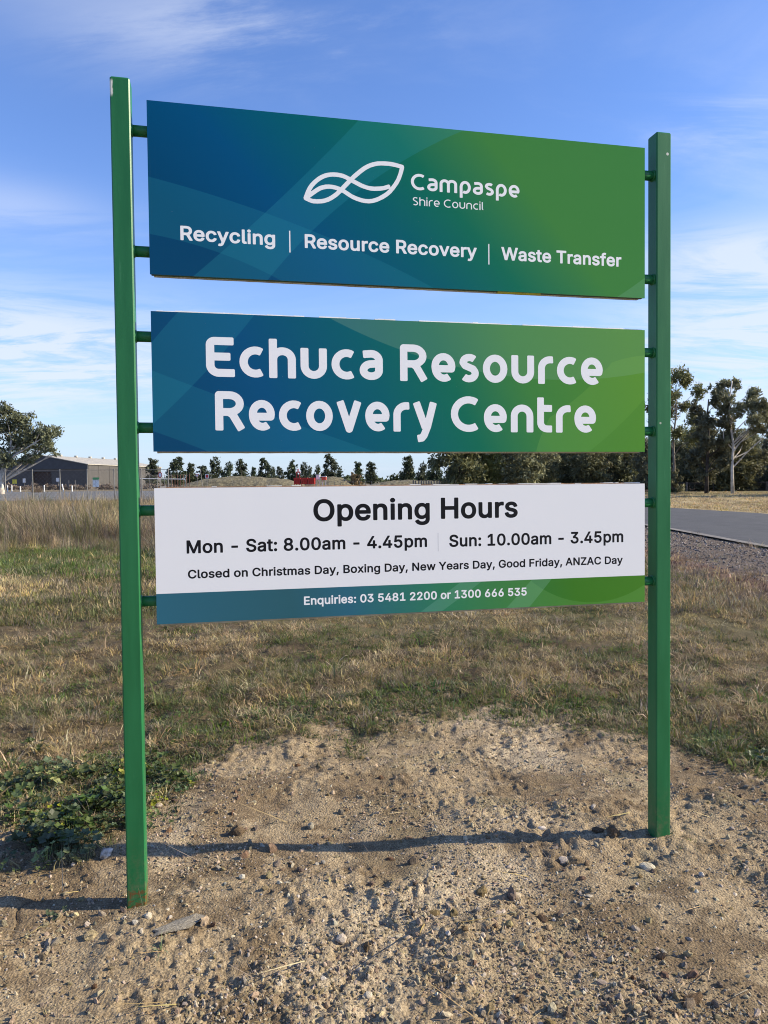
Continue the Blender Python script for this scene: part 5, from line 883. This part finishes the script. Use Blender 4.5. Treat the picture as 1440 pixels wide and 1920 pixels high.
for k in range(46):
    px = 845 + k * 17.5 + r.uniform(-9, 9); Yb = (96, 108, 122)[k % 3] + r.uniform(-4, 4)
    if px < 1230 and k % 3 == 0 and r.random() < .6: continue
    hs = (1.0, 1.05, 1.2)[k % 3] * (r.uniform(.58, .98) if px < 1240 else r.uniform(.66, .95))
    plant('belt_or_shade_tree', lb, 'tree', (treex(px, Yb), Yb, 0), belt[r.randrange(6)], r.uniform(0, 6.28), (hs * r.uniform(.9, 1.15), hs, hs * .92), gb)
for k in range(4):  # unseen gums past the right edge, added to cast shade on the verge
    plant('belt_or_shade_tree', lb, 'tree', (44 + 11 * k, 66 + 3 * k, 0), belt[(2, 1, 4, 2)[k]], k, 1.25, gb)
# far row behind the yard
row = [bushy(51 + k, 9, 2.7 + .35 * (k % 2), .16, lf_row, 2100, .40, 15, .22, bk_dark, .45, 1.35) for k in range(5)]
rows = [(286, 859, 28, 'squat round tree rising behind the far end of the shed roof'), (331, 858, 31, 'first full round tree right of the shed end, above the brown mesh fence'), (357, 867, 20, 'smaller tree between the mesh fence and the give way sign'), (381, 872, 25, 'low dark tree right behind the give way sign'), (402, 857, 25, 'tall light topped tree just right of the leaning pole'), (428, 865, 23, 'round tree above the left mound, second from the leaning pole'), (452, 862, 25, 'dense upright tree above the left mound, third from the leaning pole'), (475, 875, 13, 'small tree in the gap above the left mound'), (497, 860, 25, 'tall pointed tree above the left mound, left of the red bins'), (511, 876, 12, 'narrow stub tree leaning on the tall pointed one'), (524, 876, 16, 'small round tree just left of the red bins'), (547, 862, 25, 'dark round tree right behind the left red bin'), (569, 867, 18, 'tree standing right above the red mast'), (580, 873, 12, 'slim low tree behind the right red bin'), (595, 871, 15, 'small tree behind the white box right of the red bins'), (620, 853, 30, 'tallest spreading tree of the far row, right of the red box'), (637, 882, 14, 'low tree tucked against the tallest spreading one'), (671, 865, 19, 'lone dark oval tree above the orange twiggy shrub'), (695, 865, 24, 'dark oval tree left of the long gap in the far row'), (766, 853, 27, 'tall airy gum standing right of the long gap in the far row'), (792, 867, 21, 'dark tree between the tall airy gum and the last of the row'), (814, 860, 27, 'last dark tree of the far row beside the broad belt tree')]
r = random.Random(9)
for px, ty, wd, lab in rows:
    Yr = 255 + r.uniform(-12, 12); p = at(px, ty, Yr); h = p.z + .3; rw = wd / 2 / FPX * Yr
    k = r.randrange(5); base_w = 2.7 + .35 * (k % 2)
    plant('row_tree', lab, 'tree', (p.x, Yr, 0), row[k], r.uniform(0, 6.28), (rw / base_w * 1.08, rw / base_w * 1.08, h / 9.6), 'trees of the far row behind the yard')
# distant scrub line that reads as one mass
cs = []; r = random.Random(3)
for k in range(150):
    px = -700 + k * 15.0 + r.uniform(-8, 8); Yd = 330 + r.uniform(-30, 60); hh_ = r.uniform(1.6, 3.4) * (1.3 if 620 < px < 850 else 1.0); cs.append((at(px, 900, Yd).x, Yd, hh_ * .5, r.uniform(3, 6), 3, hh_ * .6))
o = link('distant_scrub', leaf_cloud(cs, 15000, .8, 4, m_=lf_row, shell=.2)); tag(o, 'low dark line of scrub along the horizon', 'scrub', kind='stuff')
o = plant('twiggy_shrub', 'leafless orange brown shrub left of the orange tipped fence end', 'shrub', (at(665, 900, 170).x, 170, .8), bushy(61, 2.6, 1.9, .0, leafm('leaf_rust', (.22, .14, .08)), 700, .25, 8, .08), 0, 1.0)
for px, py, Yc, s_, m_, lab in ((45, 935, 58, 1.0, g_red, 'rusty brown bush against the wire fence at the far left'), (183, 985, 30, .8, g_red, 'reddish brown bush in the tall grass left of the left post'), (68, 905, 125, 1.6, g_red, 'low rusty bush on the far side of the gravel yard')):
    p = gp(px, py + 8) if Yc < 100 else at(px, py, Yc); v, f = blades(260, .55 * s_, .75 * s_, .3, .02 * s_, .7, .5, 4, seed=int(px)); o = link('dry_bush', pm('dry_bush', (v, f), m_)); o.location = (at(px, py, Yc).x, Yc, 0); tag(o, lab, 'bush')

# ------------------------------------------------------------------ shed
cream = mat('roof_cream', (.42, .385, .32), .6, .15, .6); slate = mat('cladding_slate', (.050, .054, .062), .6, .12, .8); taupe = mat('cladding_taupe', (.080, .073, .068), .7, .12, .8); dkb = mat('door_brown', (.05, .030, .022), .7)
for m_ in (slate, taupe, cream):
    t = NT(m_.node_tree); bb = t.nt.nodes['Principled BSDF']; co = t.n('ShaderNodeTexCoord').outputs['Object']; wv = t.n('ShaderNodeTexWave', bands_direction='X'); wv.inputs['Scale'].default_value = 1.6
    s_ = t.n('ShaderNodeSeparateXYZ'); t.L.new(co, s_.inputs[0]); cbn = t.n('ShaderNodeCombineXYZ'); t.L.new(t.m('ADD', s_.outputs[0], s_.outputs[1]), cbn.inputs[0]); t.L.new(cbn.outputs[0], wv.inputs['Vector']); t.L.new(t.bump(wv.outputs['Fac'], .6, .05), bb.inputs['Normal'])
CX, CY = -90.6, 230.0; shed = thing('storage_shed', 'long low steel shed with dark gable front, taupe side and cream roof behind the fence', 'shed', (CX, CY, 0), R_(-4.2))
SL, SWd, EH, RH = 61.0, 28.5, 7.1, 9.9
def poly(name, vs, f, m_, parent): return MB().add(vs, f).build(name, m_, parent)
MB().add([(0, 0, 5.6), (-SWd, 0, 5.6), (-SWd, 0, EH), (-SWd / 2, 0, RH), (0, 0, EH), (0, .3, 5.6), (-SWd, .3, 5.6), (-SWd, .3, EH), (-SWd / 2, .3, RH), (0, .3, EH)], [(1, 0, 4, 3, 2), (5, 6, 7, 8, 9), (0, 1, 6, 5), (0, 5, 9, 4), (1, 2, 7, 6)]).build('gable', slate, shed)
o = MB().box(-SWd, -17.6, .25, .6, -.3, 5.6).box(-11.6, -.01, .25, .6, -.3, 5.6).box(-17.6, -11.6, .25, .6, 4.9, 5.6).build('wall', taupe, shed)
o = MB().box(-.3, 0, .6, SL, -.3, EH).build('wall', taupe, shed); MB().box(-SWd, -SWd + .3, .6, SL, -.3, EH).build('wall', taupe, shed); MB().box(-SWd + .3, -.3, SL - .3, SL, -.3, EH).build('wall', taupe, shed)
MB().box(-17.6, -11.6, .9, 1.1, -.3, 4.9).build('door', dkb, shed)
MB().add([(.35, -.3, EH + .05), (.35, SL + .3, EH + .05), (-SWd / 2, SL + .3, RH + .1), (-SWd / 2, -.3, RH + .1), (-SWd - .35, -.3, EH + .05), (-SWd - .35, SL + .3, EH + .05), (.35, -.3, EH - .15), (.35, SL + .3, EH - .15), (-SWd / 2, SL + .3, RH - .1), (-SWd / 2, -.3, RH - .1), (-SWd - .35, -.3, EH - .15), (-SWd - .35, SL + .3, EH - .15)],
   [(0, 1, 2, 3), (3, 2, 5, 4), (7, 6, 9, 8), (8, 9, 10, 11), (0, 6, 7, 1), (4, 5, 11, 10), (0, 3, 9, 6), (3, 4, 10, 9), (1, 7, 8, 2), (2, 8, 11, 5)]).build('roof', cream, shed)
for k in range(1, 6): MB().box(-SWd / 2 + .2, -SWd / 2 + 1.0, SL * k / 6 - .4, SL * k / 6 + .4, RH, RH + .55).build('roof_vent', cream, shed)
for k in range(1, 8): MB().box(0.0, .08, SL * k / 8 - .05, SL * k / 8 + .05, 0, EH - .2).build('downpipe', taupe, shed)

# ------------------------------------------------------------------ fences
galv = mat('galvanised', (.17, .165, .16), .5, .2, 3, metal=.3); wood = mat('post_wood', (.21, .17, .135), .9, .3, 3, .5, 12); rustw = mat('rusty_wire', (.12, .09, .075), .7)
def chain_fence(name, label, pts, H, mt, spacing, mesh=True, r_=.038, rail=True, mcol=None, mname='wire_mesh'):
    f_ = thing(name, label, 'fence', (pts[0][0], pts[0][1], 0)); o0 = Vector((pts[0][0], pts[0][1], 0)); post = None
    for a, b_ in zip(pts[:-1], pts[1:]):
        a = Vector((*a, 0)); b_ = Vector((*b_, 0)); L = (b_ - a).length; n = max(1, round(L / spacing)); d = (b_ - a) / L
        for k in range(n + 1):
            if post is None: post = MB().tube([(0, 0, -.3), (0, 0, H)], r_, 6).mesh('fence_post', mt)
            q = link('fence_post', post, f_); q.location = a + d * (L * k / n) - o0
        if rail: MB().tube([a - o0 + Vector((0, 0, H - .08)), b_ - o0 + Vector((0, 0, H - .08))], .02, 5).build('top_rail', mt, f_)
        if mesh:
            u = MB(); per = Vector((-d.y, d.x, 0)); s_ = .34; w_ = .0055; k = -H
            while k < L:
                for sg in (1, -1):
                    x0, x1 = (k, k + H) if sg > 0 else (k + H, k); z0, z1 = .05, H - .1
                    c0, c1 = max(0, min(L, x0)), max(0, min(L, x1))
                    if abs(c0 - c1) < .05: continue
                    g0 = z0 + (z1 - z0) * (c0 - x0) / (x1 - x0); g1 = z0 + (z1 - z0) * (c1 - x0) / (x1 - x0); A_ = a - o0 + d * c0; B_ = a - o0 + d * c1
                    off = per * (.006 * sg); tz = Vector((0, 0, w_)); u.add([A_ + off + Vector((0, 0, g0)) - tz, B_ + off + Vector((0, 0, g1)) - tz, B_ + off + Vector((0, 0, g1)) + tz, A_ + off + Vector((0, 0, g0)) + tz], [(0, 1, 2, 3)])
                k += s_
            m2 = u.build(mname, mcol or mt, f_); m2['kind'] = 'stuff'
    return f_
x0 = at(52, 940, 60).x; x1 = at(213, 940, 61).x
st = (x1 - x0) / 3
chain_fence('chain_link_fence', 'tall chain link fence with steel posts in front of the gravel yard on the left', [(x0 - 8 * st, 60), (x0 + 5 * st, 61.5)], 2.75, galv, abs(st), r_=.052)
x0 = at(262, 900, 135).x; x1 = at(322, 900, 140).x; x2 = at(350, 900, 132).x
chain_fence('chain_link_fence', 'farther wire fence with many thin posts below the end of the shed', [(x0, 132), (x1, 140)], 2.9, galv, 2.0, r_=.05)
chain_fence('mesh_fence', 'rust brown mesh covered fence corner right of the shed end', [(x1, 140.2), (x2, 134)], 2.9, mat('mesh_brown', (.20, .10, .065), .8), 1.4, r_=.05, mcol=mat('mesh_brown2', (.19, .10, .07), .8))
f_ = thing('boom_gate', 'white horizontal pipe gate below the end of the shed', 'gate', (at(262, 898, 118).x, 118, 0)); Lg = at(348, 898, 118).x - at(262, 898, 118).x
MB().tube([(0, 0, 2.15), (Lg, 0, 2.0)], .055, 8).build('boom', mat('boom_white', (.75, .74, .72), .5), f_); MB().tube([(0, 0, -.2), (0, 0, 2.3)], .07, 8).build('post', galv, f_); MB().tube([(Lg, 0, -.2), (Lg, 0, 2.1)], .06, 8).build('post', galv, f_)
# right paddock fence
ft = thing('paddock_fence', 'post and wire fence with weathered wooden posts behind the trees on the right', 'fence', (37.1, 92, 0))
pp = MB().tube([(0, 0, -.3), (.01, 0, .6), (0, .01, 1.12)], [.12, .115, .11], 8).mesh('wooden_post', wood); ps = MB().tube([(0, 0, -.3), (0, 0, 1.2)], .035, 5).mesh('steel_picket', rustw)
for k in range(-3, 4):
    q = link('wooden_post', pp, ft); q.location = (k * 9.8, 0, 0); q.rotation_euler = (0, R_(random.uniform(-2, 2)), k)
    for j in (1, 2):
        q = link('steel_picket', ps, ft); q.location = (k * 9.8 + j * 3.3, 0, 0)
for z in (.3, .55, .8, 1.05): MB().tube([(-30, 0, z), (0, 0, z - .02), (39, 0, z)], .012, 4).build('wire', rustw, ft)
MB().tube([(-30, .02, .97), (39, .02, .97)], .035, 5).build('top_rail', rustw, ft)
# rickety palings between far row and belt
ft = thing('paling_fence', 'short grey paling fence left of the broad belt tree', 'fence', (at(775, 900, 120).x, 120, 0)); pg = MB().box(-.09, .09, -.02, .02, -.2, 1.5).mesh('paling', wood)
for k in range(14): q = link('paling', pg, ft); q.location = (k * .42, 0, random.uniform(-.15, .1)); q.rotation_euler = (0, R_(random.uniform(-3, 3)), 0)
MB().box(-.2, 5.8, .021, .06, .9, 1.0).build('rail', wood, ft)
x0 = at(615, 903, 125).x; x1 = at(697, 903, 125).x
wf = thing('wire_fence', 'low thin wire fence running left from the orange and white marker', 'fence', (x0, 125, 0))
for k in range(8): MB().tube([((x1 - x0) * k / 7, 0, -.2), ((x1 - x0) * k / 7, 0, 1.5)], .04, 5).build('fence_post', galv, wf)
for z in (.8, 1.35): MB().tube([(0, 0, z), (x1 - x0, 0, z)], .018, 4).build('wire', galv, wf)

# ------------------------------------------------------------------ mounds and yard clutter
def mound(name, label, xa, xb, Ym, H, dep, seed):
    nx, ny = 90, 24; X_ = np.linspace(xa, xb, nx); Y_ = np.linspace(Ym - dep, Ym + dep, ny); XX, YY = np.meshgrid(X_, Y_, indexing='ij'); u_ = (XX - xa) / (xb - xa)
    e = np.clip(np.sin(PI * u_), 0, 1) ** .45 * np.cos((YY - Ym) / dep * PI / 2) ** .8; Z = H * e * (.72 + .4 * fbm(XX, YY, 7, 3, seed)) + (fbm(XX, YY, 1.2, 3, seed + 4) - .5) * .5 - .2
    v = np.stack([XX, YY, Z], -1).reshape(-1, 3); i = np.arange(nx - 1)[:, None] * ny; j = np.arange(ny - 1)[None, :]; f = np.stack([i + j, i + ny + j, i + ny + j + 1, i + j + 1], -1).reshape(-1, 4)
    me = npmesh(name, v, f, mound_m, True); o = link(name, me); return tag(o, label, 'mound')
mound_m = mat('mound_earth', (.145, .125, .072), .95, .5, 1.4, 1, 3, bdist=.3)
mound('earth_mound', 'long grassed earth mound below the far row, left of the red bins', at(338, 900, 165).x, at(575, 900, 165).x, 165, 2.9, 9, 7)
mound('earth_mound', 'lower earth mound stretching right of the red bins', at(572, 900, 172).x, at(665, 900, 172).x, 172, 2.5, 9, 12)
mound('earth_mound', 'flat brown mound right of the orange marker', at(690, 900, 180).x, at(850, 900, 180).x, 180, 1.9, 9, 16)
red = mat('red_steel', (.52, .028, .022), .5, .25, 1.5); wht2 = mat('white_steel', (.75, .75, .74), .5, .1, 2); org = mat('orange_plastic', (.75, .16, .02), .5)
k_ = 150 / FPX
def skip(px, lab):
    p = at(px, 900, 150); t_ = thing('skip_bin', lab, 'bin', (p.x, 150, 0)); w_ = .62
    MB().add([(-w_, -1, .9), (w_, -1, .9), (w_, 1, .9), (-w_, 1, .9), (-w_ - .0, -1.2, 2.15), (w_ + .0, -1.2, 2.15), (w_, 1.2, 2.15), (-w_, 1.2, 2.15)], [(0, 3, 2, 1), (0, 1, 5, 4), (1, 2, 6, 5), (2, 3, 7, 6), (3, 0, 4, 7)]).build('body', red, t_)
    MB().box(-w_ - .03, w_ + .03, -1.28, -1.2, 2.03, 2.18).build('rim', red, t_); MB().box(-w_ * .9, -w_ * .75, -1.24, -1.0, .0, 2.0).build('leg', red, t_); MB().box(w_ * .75, w_ * .9, -1.24, -1.0, .0, 2.0).build('leg', red, t_)
    for q in (-.2, .2): MB().box(q - .03, q + .03, -1.25, -1.12, .9, 2.03).build('rib', red, t_)
skip(558, 'left red steel bin in the yard, under the red mast'); skip(571.5, 'middle red steel bin of the three in the yard'); skip(585, 'right red steel bin of the three in the yard')
p = at(559, 900, 151.8); t_ = thing('red_mast', 'red lattice mast standing over the left red bin', 'mast', (p.x, 151.8, 0))
for s_ in (-.3, .3): MB().box(s_ - .06, s_ + .06, -.06, .06, 0, 3.2).build('upright', red, t_)
MB().box(-.45, .45, -.2, .2, 3.2, 3.45).build('head', red, t_); MB().box(-.12, .12, -.1, .1, 3.45, 4.0).build('cap', red, t_)
for z in (1.2, 2.0, 2.7): MB().box(-.24, .24, -.04, .04, z, z + .1).build('rung', red, t_)
def boxthing(name, lab, cat, px, py0, py1, wpx, Yb, m_, trim, d=1.6):
    a = at(px, py0, Yb); b_ = at(px, py1, Yb); t_ = thing(name, lab, cat, (a.x, Yb, 0)); w_ = wpx / 2 * Yb / FPX
    MB().box(-w_, w_, -d / 2, d / 2, b_.z, a.z).build('body', m_, t_); MB().box(-w_ - .06, w_ + .06, -d / 2 - .06, d / 2 + .06, a.z, a.z + .12).build('lid', trim, t_)
    for s_ in (-1, 1): MB().box(s_ * w_ * .8 - .06, s_ * w_ * .8 + .06, -.1, .1, -.1, b_.z).build('leg', trim, t_)
boxthing('storage_box', 'small white box on legs right of the red bins', 'box', 596.5, 891, 899, 7, 151, wht2, wht2)
boxthing('storage_box', 'small red orange box with white end right of the white box', 'box', 607.5, 894, 900, 8, 151, mat('red_orange', (.6, .07, .035), .5), wht2)
def sign_small(name, lab, px, ytop, ybot, wpx, Ys, shape, m_, base=0, rim=None):
    a = at(px, ytop, Ys); b_ = at(px, ybot, Ys); t_ = thing(name, lab, 'sign', (a.x, Ys, 0)); w_ = wpx / 2 * Ys / FPX
    MB().tube([(0, .03, -.2), (0, .03, a.z)], .035, 6).build('post', galv, t_); zc_ = (a.z + b_.z) / 2; hh_ = (a.z - b_.z) / 2
    if shape == 'tri': sh = lambda k: [(-w_ * k, -hh_ * -k), (w_ * k, hh_ * k), (0, -hh_ * k)]
    elif shape == 'round': sh = lambda k: [(w_ * k * math.cos(q * PI / 8), hh_ * k * math.sin(q * PI / 8)) for q in range(16)]
    else: sh = lambda k: [(-w_ * k, -hh_ * k), (w_ * k, -hh_ * k), (w_ * k, hh_ * k), (-w_ * k, hh_ * k)]
    def plate(k, y0, y1, mm, nm):
        q = sh(k); n = len(q); MB().add([(x, y0, zc_ + z) for x, z in q] + [(x, y1, zc_ + z) for x, z in q], [tuple(range(n)), tuple(range(2 * n - 1, n - 1, -1))] + [(i, n + i, n + (i + 1) % n, (i + 1) % n) for i in range(n)]).build(nm, mm, t_)
    plate(1, 0, .02, rim or m_, 'plate')
    if rim: plate(.68, -.008, -.002, m_, 'symbol')
    return t_
sign_small('give_way_sign', 'white triangular give way sign left of the leaning pole', 369.5, 888.5, 896, 7, 120, 'tri', wht2, rim=red)
sign_small('warning_sign', 'square white sign with red symbol right of the leaning pole', 388, 889, 897, 7, 120, 'sq', red, rim=wht2)
sign_small('no_entry_sign', 'round red and white sign in front of the shed end', 300, 885, 896, 8, 120, 'round', wht2, rim=red)
sign_small('notice_board', 'yellow square notice board on the shed front at the far left', 27, 899, 907, 8, 200, 'sq', mat('yellow_sign', (.62, .55, .05), .5))
sign_small('notice_board', 'white notice board near the shed door', 109, 896, 903, 8, 200, 'sq', wht2)
sign_small('notice_board', 'small grey white notice just left of the shed door', 45, 897, 905, 5, 200, 'sq', wht2)
sign_small('site_board', 'white board with green header on the yard corner left of the left post', 179.5, 898, 913, 12, 110, 'sq', wht2, rim=None)
a = at(179.5, 896.5, 109.9); o = MB().box(-.45, .45, -.01, .01, -.22, .1).build('green_board', mat('board_green', (.10, .35, .12), .5)); o.location = a; tag(o, 'green header board above the white yard corner board', 'sign')
p0 = at(381, 900, 119); t_ = MB().tube([(0, 0, -.2), (-.45, 0, 3.6)], .05, 6).build('leaning_pole', galv); t_.location = (p0.x, 119, 0); tag(t_, 'thin grey pole leaning left between two small road signs', 'pole')
for px, py, hpx, lab, tl in ((14, 914, 7, 'white bollard at the left end of the shed yard', 0), (22, 914, 7, 'white bollard second from the left in the yard', 0), (83, 914, 7, 'white bollard below the shed door', 0), (119, 917, 9, 'white bollard leaning over by the yard road', 10), (135, 914, 6, 'short white bollard right of the leaning one', 0), (38, 911, 5, 'grey bollard near the yellow board', 0)):
    Yq = 135; a = at(px, py, Yq); o = MB().tube([(0, 0, -.2), (0, 0, hpx * Yq / FPX + .45)], .11, 8).tube([(0, 0, hpx * Yq / FPX + .45), (0, 0, hpx * Yq / FPX + .5)], [.11, .06], 8).build('bollard', wht2); o.location = (a.x, Yq, 0); o.rotation_euler = (0, R_(-tl), 0); tag(o, lab, 'bollard', 'bollards in the shed yard')
for px, lab in ((129, 'thin upright pipe in the yard right of the leaning bollard'), (141, 'thin upright pipe in the yard, right one of the pair')):
    o = MB().tube([(0, 0, -.2), (0, 0, 2.1)], .05, 6).build('pipe_post', galv); o.location = (at(px, 905, 150).x, 150, 0); tag(o, lab, 'post')
# low bushes along the shed foot and far yard edge
cs = [(at(px, 905, 165).x, 165 + random.uniform(-3, 3), .5, 1.8, 1.2, .7) for px in range(-60, 350, 9) if random.random() < .75]
o = link('yard_edge_scrub', leaf_cloud(cs, 5200, .22, 8, m_=leafm('leaf_dry', (.16, .115, .07)), shell=.2)); tag(o, 'low dry brown scrub along the back of the yard', 'scrub', kind='stuff')
